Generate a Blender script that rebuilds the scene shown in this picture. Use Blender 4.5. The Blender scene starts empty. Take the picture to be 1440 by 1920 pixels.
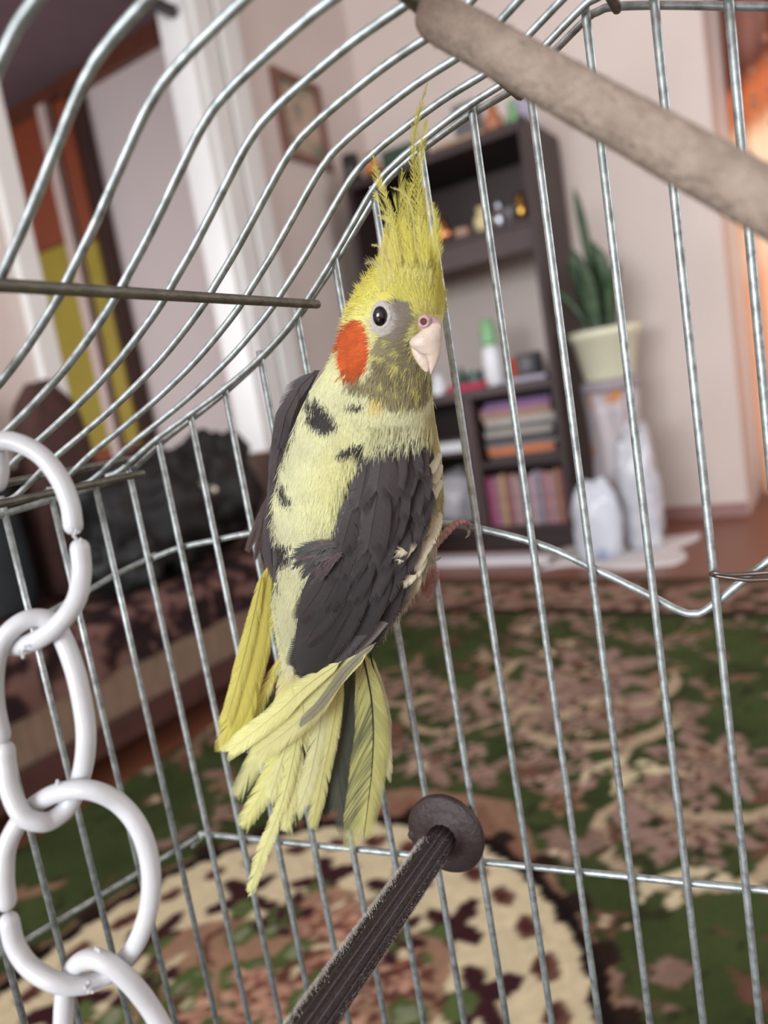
import bpy, math, random
import numpy as np
from mathutils import Vector, noise as mnoise
random.seed(7); rng = np.random.default_rng(7)
SC = bpy.context.scene

# ------------------------------------------------------------------ camera
H = .85; FPX = 1387.0
_a = math.radians(32.9); _p = math.atan2(204, FPX); _r = math.radians(9.58)
Z = np.array([0, 0, 1.0])
_fh = np.array([-math.sin(_a), math.cos(_a), 0]); _rh = np.array([math.cos(_a), math.sin(_a), 0])
FWD = _fh*math.cos(_p) - Z*math.sin(_p)
_up = Z*math.cos(_p) + _fh*math.sin(_p)
CR = _rh*math.cos(_r) - _up*math.sin(_r)
CU = _up*math.cos(_r) + _rh*math.sin(_r)
O = np.array([0, 0, H])
cam = bpy.data.cameras.new('camera'); camo = bpy.data.objects.new('camera', cam)
SC.collection.objects.link(camo); SC.camera = camo
from mathutils import Matrix
camo.matrix_world = Matrix(((CR[0], CU[0], -FWD[0], O[0]), (CR[1], CU[1], -FWD[1], O[1]), (CR[2], CU[2], -FWD[2], O[2]), (0, 0, 0, 1)))
cam.sensor_fit = 'VERTICAL'; cam.sensor_height = 36.0; cam.lens = 36.0*FPX/1920
cam.clip_start = .01; cam.clip_end = 60
cam.dof.use_dof = True; cam.dof.focus_distance = .25; cam.dof.aperture_fstop = 7.5

# ------------------------------------------------------------------ light
SC.view_settings.view_transform = 'Standard'; SC.view_settings.look = 'None'
SC.view_settings.gamma = 1.0; SC.view_settings.use_curve_mapping = False
SC.view_settings.exposure = 0.1
wd = bpy.data.worlds.new('sky'); SC.world = wd; wd.use_nodes = True
wd.node_tree.nodes['Background'].inputs[0].default_value = (.86, .93, 1, 1)
wd.node_tree.nodes['Background'].inputs[1].default_value = 1.0
def area(name, loc, target, sx, sy, power, col):
    l = bpy.data.lights.new(name, 'AREA'); l.shape = 'RECTANGLE'; l.size = sx; l.size_y = sy; l.energy = power; l.color = col
    o = bpy.data.objects.new(name, l); SC.collection.objects.link(o); o.location = loc
    d = Vector(target) - Vector(loc); o.rotation_euler = d.to_track_quat('-Z', 'Y').to_euler(); return o
area('window_daylight', (-.75, -5.3, 1.75), (-.75, 0, 1.45), 3.0, 1.8, 320, (.89, .965, 1))
area('far_wall_fill', (1.75, 1.9, 1.7), (-.6, 2.9, 1.2), 1.6, 1.4, 42, (.93, .97, 1))  # unseen lamp added to brighten the far wall
area('hall_daylight', (-3.9, .45, 1.35), (-3.2, 3.0, 1.1), 1.4, 1.6, 48, (.94, .97, 1))
area('curtain_daylight', (.5, 4.95, 1.5), (.3, 3.0, 1.4), 1.9, 2.4, 11, (1, .95, .90))

# ------------------------------------------------------------------ helpers
def lin(c):
    c = np.asarray(c, float)/255.0
    return np.where(c <= .04045, c/12.92, ((c+.055)/1.055)**2.4)
def ray(x, y):
    x = np.asarray(x, float); y = np.asarray(y, float)
    return FWD + ((x-720)/FPX)[..., None]*CR - ((y-960)/FPX)[..., None]*CU
def onplane(x, y, P, n):
    d = ray(x, y); t = np.dot(np.asarray(P)-O, n)/(d@n); return O + d*np.asarray(t)[..., None]
def atZ(x, y, z): return onplane(x, y, (0, 0, z), Z)
def atX(x, y, X): return onplane(x, y, (X, 0, 0), np.array([1., 0, 0]))
def atY(x, y, Y): return onplane(x, y, (0, Y, 0), np.array([0, 1., 0]))
def atD(x, y, D): return O + ray(x, y)*np.asarray(D, float)[..., None]
def pix(P):
    v = np.asarray(P) - O; w = v@FWD
    return 720+FPX*(v@CR)/w, 960-FPX*(v@CU)/w

def mat(name, col, rough=.55, metal=0.0, var=0.0, vscale=8.0, bump=0.0, bscale=60.0, stretch=(1, 1, 1), spec=.5, col2=None, sheen=0.0, trans=0.0, alpha=1.0, thr=None):
    m = bpy.data.materials.new(name); m.use_nodes = True; nt = m.node_tree; b = nt.nodes['Principled BSDF']
    c = lin(col); b.inputs['Base Color'].default_value = (*c, 1); b.inputs['Roughness'].default_value = rough
    b.inputs['Metallic'].default_value = metal; b.inputs['Specular IOR Level'].default_value = spec
    if sheen: b.inputs['Sheen Weight'].default_value = sheen
    if trans: b.inputs['Transmission Weight'].default_value = trans
    if alpha < 1: b.inputs['Alpha'].default_value = alpha
    tc = nt.nodes.new('ShaderNodeTexCoord'); mp = nt.nodes.new('ShaderNodeMapping'); mp.inputs['Scale'].default_value = stretch
    nt.links.new(tc.outputs['Object'], mp.inputs['Vector'])
    if var or col2 is not None:
        n = nt.nodes.new('ShaderNodeTexNoise'); n.inputs['Scale'].default_value = vscale; n.inputs['Detail'].default_value = 6
        nt.links.new(mp.outputs[0], n.inputs['Vector'])
        rp = nt.nodes.new('ShaderNodeValToRGB')
        lo, hi = (thr if thr else (.3, .7))
        rp.color_ramp.elements[0].position = lo; rp.color_ramp.elements[1].position = hi
        c2 = lin(col2) if col2 is not None else np.clip(c*(1+var), 0, 1)
        rp.color_ramp.elements[0].color = (*(c*(1-var)), 1); rp.color_ramp.elements[1].color = (*c2, 1)
        nt.links.new(n.outputs['Fac'], rp.inputs['Fac']); nt.links.new(rp.outputs['Color'], b.inputs['Base Color'])
    if bump:
        n2 = nt.nodes.new('ShaderNodeTexNoise'); n2.inputs['Scale'].default_value = bscale; n2.inputs['Detail'].default_value = 5
        nt.links.new(mp.outputs[0], n2.inputs['Vector'])
        bp = nt.nodes.new('ShaderNodeBump'); bp.inputs['Strength'].default_value = bump; bp.inputs['Distance'].default_value = .002
        nt.links.new(n2.outputs['Fac'], bp.inputs['Height']); nt.links.new(bp.outputs['Normal'], b.inputs['Normal'])
    return m
def vmat(name, rough=.6, spec=.3, sheen=0.0, bump=0, bscale=300, transl=0.0):
    m = bpy.data.materials.new(name); m.use_nodes = True; nt = m.node_tree; b = nt.nodes['Principled BSDF']
    at = nt.nodes.new('ShaderNodeAttribute'); at.attribute_name = 'Col'
    nt.links.new(at.outputs['Color'], b.inputs['Base Color'])
    b.inputs['Roughness'].default_value = rough; b.inputs['Specular IOR Level'].default_value = spec
    if sheen: b.inputs['Sheen Weight'].default_value = sheen
    if bump:
        tc = nt.nodes.new('ShaderNodeTexCoord'); n2 = nt.nodes.new('ShaderNodeTexNoise'); n2.inputs['Scale'].default_value = bscale
        nt.links.new(tc.outputs['Object'], n2.inputs['Vector'])
        bp = nt.nodes.new('ShaderNodeBump'); bp.inputs['Strength'].default_value = bump; bp.inputs['Distance'].default_value = .002
        nt.links.new(n2.outputs['Fac'], bp.inputs['Height']); nt.links.new(bp.outputs['Normal'], b.inputs['Normal'])
    if transl:
        tr = nt.nodes.new('ShaderNodeBsdfTranslucent'); nt.links.new(at.outputs['Color'], tr.inputs['Color'])
        mx = nt.nodes.new('ShaderNodeMixShader'); mx.inputs[0].default_value = transl
        out = nt.nodes['Material Output']
        nt.links.new(b.outputs[0], mx.inputs[1]); nt.links.new(tr.outputs[0], mx.inputs[2]); nt.links.new(mx.outputs[0], out.inputs['Surface'])
    return m

class MB:
    def __init__(s): s.v = []; s.f = []; s.c = []; s.n = 0; s.col = None
    def add(s, v, f, c=None):
        v = np.asarray(v, float); s.v.append(v); k = s.n
        s.f.extend([tuple(i+k for i in q) for q in f]); s.n += len(v)
        if c is not None:
            c = np.asarray(c, float); s.c.append(np.broadcast_to(c, (len(v), 3)))
        return s
    def box(s, lo, hi, bev=0.0):
        lo = np.minimum(lo, hi); hi2 = np.maximum(lo, hi)
        x0, y0, z0 = lo; x1, y1, z1 = hi2
        s.add([(x0,y0,z0),(x1,y0,z0),(x1,y1,z0),(x0,y1,z0),(x0,y0,z1),(x1,y0,z1),(x1,y1,z1),(x0,y1,z1)],
              [(0,3,2,1),(4,5,6,7),(0,1,5,4),(1,2,6,5),(2,3,7,6),(3,0,4,7)]); return s
    def loft(s, rings, cap=True, c=None, closed=True):
        m = len(rings[0]); v = np.concatenate(rings); f = []
        for i in range(len(rings)-1):
            for j in range(m if closed else m-1):
                a = i*m+j; b = i*m+(j+1) % m; f.append((a, b, b+m, a+m))
        if cap and closed:
            f.append(tuple(range(m-1, -1, -1))); f.append(tuple(range((len(rings)-1)*m, len(rings)*m)))
        s.add(v, f, c); return s
    def tube(s, path, r, seg=10, round_ends=False, c=None):
        P = np.asarray(path, float); n = len(P); r = np.broadcast_to(np.asarray(r, float), (n,)).copy()
        if round_ends:
            t0 = (P[0]-P[1])/np.linalg.norm(P[0]-P[1]); t1 = (P[-1]-P[-2])/np.linalg.norm(P[-1]-P[-2])
            A = [P[0]+t0*r[0]*k for k in (.95, .8, .45)]; B = [P[-1]+t1*r[-1]*k for k in (.45, .8, .95)]
            P = np.vstack([A, P, B]); r = np.concatenate([[r[0]*.3, r[0]*.62, r[0]*.9], r, [r[-1]*.9, r[-1]*.62, r[-1]*.3]]); n = len(P)
        T = np.gradient(P, axis=0); T /= np.linalg.norm(T, axis=1)[:, None]
        u = np.cross(T[0], [.31, .47, .83]); u /= np.linalg.norm(u); rings = []
        ang = np.arange(seg)/seg*2*math.pi
        for i in range(n):
            u = u - T[i]*(u@T[i]); u /= np.linalg.norm(u); w = np.cross(T[i], u)
            rings.append(P[i]+r[i]*(np.cos(ang)[:, None]*u+np.sin(ang)[:, None]*w))
        return s.loft(rings, True, c)
    def lathe(s, base, prof, seg=24, axis=Z, c=None):
        ax = np.asarray(axis, float); ax = ax/np.linalg.norm(ax)
        u = np.cross(ax, [.3, .9, .1]); u /= np.linalg.norm(u); w = np.cross(ax, u); ang = np.arange(seg)/seg*2*math.pi
        return s.loft([np.asarray(base)+ax*h+r*(np.cos(ang)[:, None]*u+np.sin(ang)[:, None]*w) for r, h in prof], True, c)
    def build(s, name, m, parent=None, origin=None, smooth=True, bevel=0.0, colours=False, link=True):
        V = np.concatenate(s.v) if s.v else np.zeros((0, 3))
        o0 = np.asarray(origin, float) if origin is not None else (np.asarray(parent['_o']) if parent is not None else np.zeros(3))
        me = bpy.data.meshes.new(name); me.from_pydata((V-o0).tolist(), [], s.f)
        if smooth is True: me.polygons.foreach_set('use_smooth', [True]*len(me.polygons))
        me.update()
        if colours:
            cc = np.concatenate(s.c); at = me.color_attributes.new('Col', 'FLOAT_COLOR', 'POINT')
            at.data.foreach_set('color', np.hstack([cc, np.ones((len(cc), 1))]).astype(np.float32).ravel())
        me.materials.append(m); ob = bpy.data.objects.new(name, me); SC.collection.objects.link(ob)
        if parent is not None:
            ob.parent = parent; ob.location = Vector(o0-np.asarray(parent['_o']))
        else: ob.location = Vector(o0)
        ob['_o'] = list(o0)
        if bevel:
            b = ob.modifiers.new('edge', 'BEVEL'); b.width = bevel; b.segments = 2; b.limit_method = 'ANGLE'
        return ob
def tag(o, label, cat, group=None):
    o['label'] = label; o['category'] = cat
    if group: o['group'] = group
    return o
def thing(name, loc, label, cat, group=None):
    e = bpy.data.objects.new(name, None); e.empty_display_size = .02; SC.collection.objects.link(e)
    e.location = Vector(loc); e['_o'] = list(map(float, loc)); return tag(e, label, cat, group)
def struct(name, mb, m, parent=None, bevel=0.0, smooth=False):
    o = mb.build(name, m, parent, smooth=smooth, bevel=bevel)
    if parent is None: o['kind'] = 'structure'
    return o
def cat(pts, n=60, closed=False):
    P = np.asarray(pts, float); k = len(P)
    if closed: P = np.vstack([P[-1], P, P[0], P[1]]); segs = k
    else: P = np.vstack([2*P[0]-P[1], P, 2*P[-1]-P[-2]]); segs = k-1
    out = []
    for t in np.linspace(0, segs, n, endpoint=not closed):
        i = min(int(t), segs-1); x = t-i; a, b, c, d = P[i:i+4]
        out.append(.5*((2*b)+(-a+c)*x+(2*a-5*b+4*c-d)*x*x+(-a+3*b-3*c+d)*x**3))
    return np.array(out)
def bmin(mb): V = np.concatenate(mb.v); return np.array([(V[:, 0].min()+V[:, 0].max())/2, (V[:, 1].min()+V[:, 1].max())/2, V[:, 2].min()])
def single(mb, name, m, label, catg, group=None, smooth=True, bevel=0.0, colours=False):
    return tag(mb.build(name, m, None, origin=bmin(mb), smooth=smooth, bevel=bevel, colours=colours), label, catg, group)
def vnoise(x, y, s=1.0, seed=0):
    x = np.asarray(x)*s; y = np.asarray(y)*s; xi = np.floor(x).astype(int); yi = np.floor(y).astype(int); fx = x-xi; fy = y-yi
    fx = fx*fx*(3-2*fx); fy = fy*fy*(3-2*fy)
    def h(a, b):
        k = (a*374761393 + b*668265263 + seed*974711) & 0x7fffffff
        k = ((k ^ (k >> 13))*1274126177) & 0x7fffffff
        return ((k ^ (k >> 16)) & 0xffff)/65535.0
    return (h(xi, yi)*(1-fx)+h(xi+1, yi)*fx)*(1-fy)+(h(xi, yi+1)*(1-fx)+h(xi+1, yi+1)*fx)*fy
def inpoly(x, y, poly):
    x = np.asarray(x); y = np.asarray(y); r = np.zeros(x.shape, bool); n = len(poly)
    for i in range(n):
        x0, y0 = poly[i]; x1, y1 = poly[(i+1) % n]
        if y0 == y1: continue
        c = ((y0 > y) != (y1 > y)) & (x < (x1-x0)*(y-y0)/(y1-y0)+x0); r ^= c
    return r

# ------------------------------------------------------------------ the setting
M_wall = mat('wallpaper_pink', (212, 197, 190), .85, var=.03, vscale=3, bump=.05, bscale=300, spec=.2)
M_hallwall = mat('hall_wallpaper', (208, 197, 196), .85, var=.02, vscale=2, spec=.2)
M_white = mat('white_gloss_paint', (226, 224, 222), .4, var=.02)
M_ceil = mat('ceiling_paint', (214, 208, 204), .9)
M_hceil = mat('hall_ceiling_shaded', (104, 84, 90), .9, var=.05)  # shade of the unlit hall ceiling put into its colour
M_brown = mat('brown_moulding', (96, 52, 36), .5, var=.15, vscale=12)
M_floor = mat('red_brown_boards', (124, 74, 54), .38, var=.16, vscale=6, stretch=(1, 12, 1), bump=.05)
M_skirt = mat('skirting_pinkbrown', (150, 112, 108), .5)
YW = 3.98; XL = -2.28
struct('floor', MB().box((-5.3, -5.6, -.06), (1.95, 4.75, 0)), M_floor)
struct('ceiling', MB().box((-2.28, -5.6, 3.2), (1.95, 4.75, 3.3)), M_ceil)
struct('wall_far', MB().box((-2.43, YW, 0), (-.45, 4.75, 3.2)), M_wall)
struct('wall_left', MB().box((-2.43, -5.5, 0), (XL, 1.63, 3.2)).box((-2.43, 2.70, 0), (XL, YW, 3.2)).box((-2.43, 1.63, 2.72), (XL, 2.70, 3.2)), M_wall)
struct('wall_right', MB().box((1.8, -5.5, 0), (1.95, 1.05, 3.2)).box((1.8, 2.75, 0), (1.95, 4.75, 3.2)).box((1.8, 1.05, 0), (1.95, 2.75, .9)).box((1.8, 1.05, 2.5), (1.95, 2.75, 3.2)), M_wall)
struct('wall_back', MB().box((-2.43, -5.6, 0), (-2.27, -5.5, 3.2)).box((.80, -5.6, 0), (1.95, -5.5, 3.2)).box((-2.27, -5.6, 0), (.80, -5.5, .8)).box((-2.27, -5.6, 2.7), (.80, -5.5, 3.2)), M_wall)
struct('wall_hall', MB().box((-5.3, 3.2, 0), (-2.43, 3.3, 3.05)).box((-5.3, .2, 0), (-5.2, 3.2, 3.05)).box((-5.3, .1, 0), (-2.43, .2, 3.05)), M_hallwall)
struct('ceiling_hall', MB().box((-5.3, .1, 3.0), (-2.43, 3.3, 3.1)), M_hceil)
struct('trim_1', MB().box((-5.2, 3.14, 2.9), (-2.43, 3.2, 3.0)), M_brown)
struct('baseboard_far', MB().box((-1.1, YW-.018, 0), (-.45, YW, .07)).box((-2.28, YW-.018, 0), (-2.12, YW, .07)), M_skirt, bevel=.004)
struct('baseboard_left', MB().box((XL, 2.95, 0), (XL+.018, YW-.02, .07)), M_skirt, bevel=.004)
dm = MB()
dm.box((XL-.15, 2.62, 0), (XL+.004, 2.70, 2.72)); dm.box((XL-.15, 1.63, 0), (XL+.004, 1.642, 2.72)); dm.box((XL-.15, 1.642, 2.69), (XL+.004, 2.62, 2.72))
dfr = struct('door_1', dm, M_white, bevel=.003)
for nm, lo, hi in (('casing', (XL+.001, 2.66, 0), (XL+.03, 2.78, 2.80)), ('casing', (XL+.001, 2.80, 0), (XL+.045, 2.93, 2.80)), ('casing', (XL+.001, 1.553, 0), (XL+.04, 1.636, 2.80)), ('lintel_casing', (XL+.001, 1.67, 2.70), (XL+.035, 2.655, 2.80))):
    c = MB().box(lo, hi).build(nm, M_white, dfr, bevel=.006, smooth=False)
M_dark = mat('dark_strip', (52, 44, 46), .5)
MB().box((XL-.06, 1.69, 2.60), (XL-.02, 2.615, 2.64)).build('lintel_strip', M_dark, dfr, smooth=False)  # dark strip along the top of the doorway

# window recess at the right, behind the corner of the far wall
struct('wall_recess', MB().box((-.45, 4.70, 0), (1.8, 4.75, .06)).box((-.45, 4.70, 3.0), (1.8, 4.75, 3.2)), M_wall)
wm = MB()
for x in (-.45, .30, 1.04, 1.74): wm.box((x, 4.62, .06), (x+.06, 4.68, 3.0))
wm.box((-.39, 4.62, .06), (1.74, 4.68, .12)); wm.box((-.39, 4.62, 2.94), (1.74, 4.68, 3.0))
struct('window_1', wm, M_white, bevel=.004)
# curtain: own print of brown, orange and cream bands, daylight falls through the cloth
cm = MB(); nx, nz = 260, 90
xs = np.linspace(-.42, 1.70, nx); zs = np.linspace(.03, 2.95, nz)
X, ZZ = np.meshgrid(xs, zs)
Yc = 4.42+.035*np.sin(X*38+1.2*np.sin(ZZ*1.1))+.02*np.sin(X*17+ZZ*.6)
q = ZZ+.05*np.sin(X*9)+.06*(vnoise(X, ZZ, 7, 3)-.5)
stops = [(0, (236, 190, 160)), (1.15, (240, 186, 150)), (1.32, (250, 214, 186)), (1.52, (246, 196, 150)), (1.60, (255, 232, 208)), (1.82, (250, 214, 178)), (1.92, (206, 128, 84)), (2.04, (222, 128, 84)), (2.16, (110, 66, 56)), (2.3, (150, 104, 92)), (3, (150, 104, 92))]
sz = np.array([a for a, _ in stops]); scol = np.array([lin(b) for _, b in stops])
colc = np.stack([np.interp(q, sz, scol[:, k]) for k in range(3)], -1)
st = (np.sin(X*26) > .55) & (q > 2.12); colc[st] = lin((116, 62, 46))
V = np.stack([X, Yc, ZZ], -1).reshape(-1, 3)
F = [(j*nx+i, j*nx+i+1, (j+1)*nx+i+1, (j+1)*nx+i) for j in range(nz-1) for i in range(nx-1)]
cm.add(V, F, colc.reshape(-1, 3))
M_curt = vmat('curtain_cloth', .8, .1, transl=.65)
single(cm, 'curtain', M_curt, 'orange and cream banded curtain glowing in the window recess at the right', 'curtain', colours=True)
M_bead = mat('amber_glass_bead', (170, 110, 84), .15, spec=.8)
M_cord = mat('bead_cord', (120, 84, 66), .8)
for k, (px_, lens, lab) in enumerate(((1392, [(12, .5), (48, .8), (140, 1.1), (188, 1.0), (205, 1.25)], 'string of amber beads hanging closest to the wall corner, before the curtain'), (1424, [(30, .6), (75, 1.2), (112, .8), (175, .8), (238, 1.0)], 'second string of amber beads, hanging further out before the curtain'))):
    top = atY(px_, -60, 4.25); t = thing('bead_string', top, lab, 'bead string', 'bead strings at the window')
    bot = atY(px_+8, lens[-1][0]+3, 4.25); MB().tube([top+(0, 0, .62), top, [top[0], 4.25, bot[2]]], .002, 6).build('cord', M_cord, t)
    for y, s in lens:
        p = atY(px_, y, 4.25); r = .016*s
        MB().lathe((top[0], 4.25, p[2]-r), [(r*.1, 0), (r*.7, r*.3), (r, r), (r*.7, r*1.7), (r*.1, 2*r)], 12).build('bead', M_bead, t)
rod = MB().tube([(-.448, 4.25, 2.82), (1.79, 4.25, 2.82)], .012, 10)
tag(rod.build('curtain_rod', M_brown, None, origin=(-.448, 4.25, 2.81)), 'brown rod across the window recess above the bead strings', 'rod')

# ------------------------------------------------------------------ hall wardrobe seen through the doorway
M_wb = mat('wardrobe_dark_brown', (70, 40, 32), .45, var=.15)
M_or = mat('wardrobe_rust_panel', (128, 60, 34), .5, var=.08)
M_ye = mat('wardrobe_mustard_panel', (152, 134, 44), .5, var=.06, vscale=5)
M_post = mat('wardrobe_pale_post', (196, 176, 170), .5)
wt = thing('wardrobe', (-4.1, 3.1, 0), 'tall wardrobe with rust and mustard door panels in the hall', 'wardrobe')
MB().box((-4.92, 3.08, 0), (-3.63, 3.19, 2.86)).build('carcass', M_wb, wt, smooth=False)
for m_, z0, z1 in ((M_or, 2.11, 2.84), (M_ye, .85, 2.10), (M_or, .05, .84)): MB().box((-4.9, 3.055, z0), (-3.885, 3.08, z1)).build('door_panel', m_, wt, smooth=False, bevel=.004)
MB().box((-3.88, 3.03, 0), (-3.805, 3.08, 2.86)).build('post', M_post, wt, smooth=False, bevel=.004)
for m_, z0, z1 in ((M_or, 2.06, 2.84), (M_ye, .85, 2.05), (M_or, .05, .84)): MB().box((-3.765, 3.055, z0), (-3.64, 3.08, z1)).build('door_panel', m_, wt, smooth=False, bevel=.004)

# ------------------------------------------------------------------ picture on the left wall
M_pfr = mat('picture_frame_wood', (122, 78, 66), .4)
M_pic = mat('faded_print', (190, 160, 140), .6, col2=(112, 120, 104), vscale=9, thr=(.42, .6))
pt = thing('framed_picture', (XL, 3.36, 2.12), 'brown framed faded print hanging on the left wall past the doorway', 'picture')
fm = MB(); y0, y1, z0, z1 = 3.16, 3.56, 2.11, 2.54
fm.box((XL+.001, y0, z0), (XL+.026, y0+.045, z1)).box((XL+.001, y1-.045, z0), (XL+.026, y1, z1)).box((XL+.001, y0+.045, z0), (XL+.026, y1-.045, z0+.04)).box((XL+.001, y0+.045, z1-.04), (XL+.026, y1-.045, z1))
fm.build('frame', M_pfr, pt, smooth=False, bevel=.004)
MB().box((XL+.001, y0+.045, z0+.04), (XL+.01, y1-.045, z1-.04)).build('print', M_pic, pt, smooth=False)

# ------------------------------------------------------------------ shelving unit
M_unit = mat('dark_cherry_veneer', (48, 30, 30), .5, var=.14, vscale=5, stretch=(1, 1, 6))
M_unitlip = mat('dark_cherry_edge', (62, 42, 43), .5, var=.1, vscale=5)
UX0, UX1, UY0, UY1 = -2.11, -1.135, 3.40, 3.90
ut = thing('shelving_unit', ((UX0+UX1)/2, (UY0+UY1)/2, 0), 'tall dark cherry shelving unit with open niche against the far wall', 'shelving unit')
def ub(nm, lo, hi, m=M_unit): return MB().box(lo, hi).build(nm, m, ut, smooth=False, bevel=.003)
ub('side_panel', (UX1-.03, UY0, 0), (UX1, UY1, 1.99)); ub('side_panel', (UX0, UY0, 0), (UX0+.03, UY1, 1.99))
ub('shelf', (UX0+.03, UY0+.002, 1.93), (UX1-.03, UY1, 1.975)); ub('shelf', (UX0+.03, UY0+.002, 1.53), (UX1-.03, UY1, 1.56))
ub('pelmet', (UX0+.03, UY0+.004, 1.42), (UX1-.03, UY0+.024, 1.529), M_unitlip)
ub('counter', (UX0+.03, UY0-.01, .79), (UX1-.03, UY1, .835), M_unitlip); ub('shelf', (UX0+.03, UY0+.002, .10), (UX1-.03, UY1, .13))
ub('divider', (-1.645, UY0+.004, .13), (-1.585, UY1, .79), M_unitlip); ub('shelf', (-1.585, UY0+.01, .435), (UX1-.03, UY1, .465))
zl = .535
ub('shelf', (UX0+.03, UY0+.01, zl-.02), (-1.645, UY1, zl))
ub('back_panel', (UX0+.03, UY1-.012, 1.56), (UX1-.03, UY1, 1.93)); ub('back_panel', (UX0+.03, UY1-.012, .13), (-1.645, UY1, zl-.02)); ub('back_panel', (UX0+.03, UY1-.012, zl), (-1.645, UY1, .79))
ub('back_panel', (-1.585, UY1-.012, .13), (UX1-.03, UY1, .435)); ub('back_panel', (-1.585, UY1-.012, .465), (UX1-.03, UY1, .79)); ub('plinth', (UX0+.03, UY0+.06, 0), (UX1-.03, UY0+.08, .10))

PX = .00266   # metres per photo pixel at the unit
def item(px_, w, h, z, prof, m, name, label, catg, group=None, Y=3.5, seg=20):
    x = float(atY(px_, 500 if z > 1 else 720, Y)[0]); 
    # refine x on the right height
    v = np.linspace(-200, 1200, 300); P = atY(px_+0*v, v, Y); x = float(P[np.argmin(abs(P[:, 2]-z-h*PX/2)), 0])
    r = w*PX/2; hh = h*PX
    return single(MB().lathe((x, Y, z), [(a*r, b*hh) for a, b in prof], seg), name, m, label, catg, group)
def boxitem(px0, px1, h, z, m, name, label, catg, group=None, Y=3.5, dep=.1, bev=.003):
    v = np.linspace(-200, 1200, 300)
    xx = [float(P[np.argmin(abs(P[:, 2]-z-h*PX/2)), 0]) for P in (atY(px0+0*v, v, Y), atY(px1+0*v, v, Y))]
    return single(MB().box((xx[0], Y, z), (xx[1], Y+dep, z+h*PX)), name, m, label, catg, group, smooth=False, bevel=bev)
VASE = [(.5, 0), (.62, .02), (1, .35), (.9, .6), (.45, .8), (.6, 1.0), (.4, .98)]
FIG = [(.7, 0), (.8, .04), (.6, .1), (.95, .3), (.8, .5), (.4, .62), (.55, .75), (.5, .9), (.1, 1.0)]
CYL = [(.9, 0), (1, .02), (1, .97), (.92, 1.0), (.85, .97)]
BOT = [(.9, 0), (1, .03), (1, .62), (.9, .72), (.45, .82), (.45, 1.0), (.1, 1.0)]
BOWL = [(.4, 0), (.5, .05), (1, .8), (1, 1), (.92, .95), (.45, .2)]
gold = mat('brass', (206, 160, 84), .25, 1.0); copper = mat('copper', (206, 134, 92), .28, 1.0); silver = mat('silver', (176, 178, 190), .25, 1.0)
cream = mat('cream_china', (206, 190, 140), .3); amber = mat('amber_glass', (180, 110, 20), .1, spec=.8); beige = mat('beige_china', (176, 140, 122), .4)
greymat = mat('grey_plastic', (92, 88, 92), .4); black = mat('black_plastic', (34, 33, 36), .35); dgreen = mat('dark_green_plastic', (40, 66, 52), .5)
mint = mat('mint_plastic', (128, 176, 128), .45); wplastic = mat('white_plastic', (222, 222, 226), .35); orange = mat('orange_card', (222, 84, 44), .5)
redm = mat('crimson_cloth', (172, 44, 74), .7); teal = mat('teal_grey', (82, 104, 100), .5); lilac = mat('lilac_box', (158, 150, 170), .5); tan = mat('tan_card', (172, 140, 110), .6)
g = 'ornaments on the middle shelf'; z = 1.561
item(832, 36, 46, z, VASE, copper, 'copper_vase', 'copper coloured vase at the left end of the middle shelf', 'vase', g)
item(868, 34, 18, z, BOWL, beige, 'small_bowl', 'small beige bowl on the middle shelf beside the copper vase', 'bowl', g)
item(905, 34, 46, z, VASE, cream, 'cream_vase', 'cream yellow vase in the centre of the middle shelf', 'vase', g)
item(936, 24, 52, z, FIG, silver, 'silver_figurine', 'slim silver figurine beside the cream vase', 'figurine', g)
item(955, 26, 26, z, BOWL, greymat, 'grey_bowl', 'low grey bowl on the middle shelf near the brass cup', 'bowl', g, Y=3.44)
item(978, 30, 50, z, VASE, gold, 'brass_cup', 'shiny brass cup at the right end of the middle shelf', 'cup', g)
item(800, 34, 30, z, BOWL, greymat, 'dark_bowl', 'dark bowl on the middle shelf behind the crest', 'bowl', g, Y=3.62)
g = 'things on top of the unit'; z = 1.976
item(963, 36, 62, z, FIG, mint, 'mint_figurine', 'mint green figurine on top of the unit beside the perch', 'figurine', g, Y=3.6)
item(985, 34, 34, z, BOWL, lilac, 'lilac_bowl', 'lilac bowl on top of the unit, at its right end', 'bowl', g, Y=3.46)
item(925, 34, 48, z, VASE, mat('rust_china', (168, 104, 72), .4), 'rust_vase', 'rust brown vase on top of the unit beside the mint figurine', 'vase', g)
boxitem(812, 905, 18, z, tan, 'flat_box', 'flat tan box lying on top of the unit', 'box', g, dep=.16)
boxitem(850, 892, 56, z+18*PX+.001, greymat, 'grey_box', 'upright grey box standing on the flat tan box', 'box', g, dep=.09, Y=3.52)
boxitem(716, 782, 42, z, dgreen, 'green_box', 'dark green box on top of the unit left of the crest', 'box', g, dep=.14)
item(697, 34, 40, z, VASE, amber, 'amber_jar', 'amber glass jar on the top of the unit beside the green box', 'jar', g, Y=3.46)
item(660, 34, 58, z, CYL, black, 'black_canister', 'black canister at the left end on top of the unit', 'canister', g)
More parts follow.
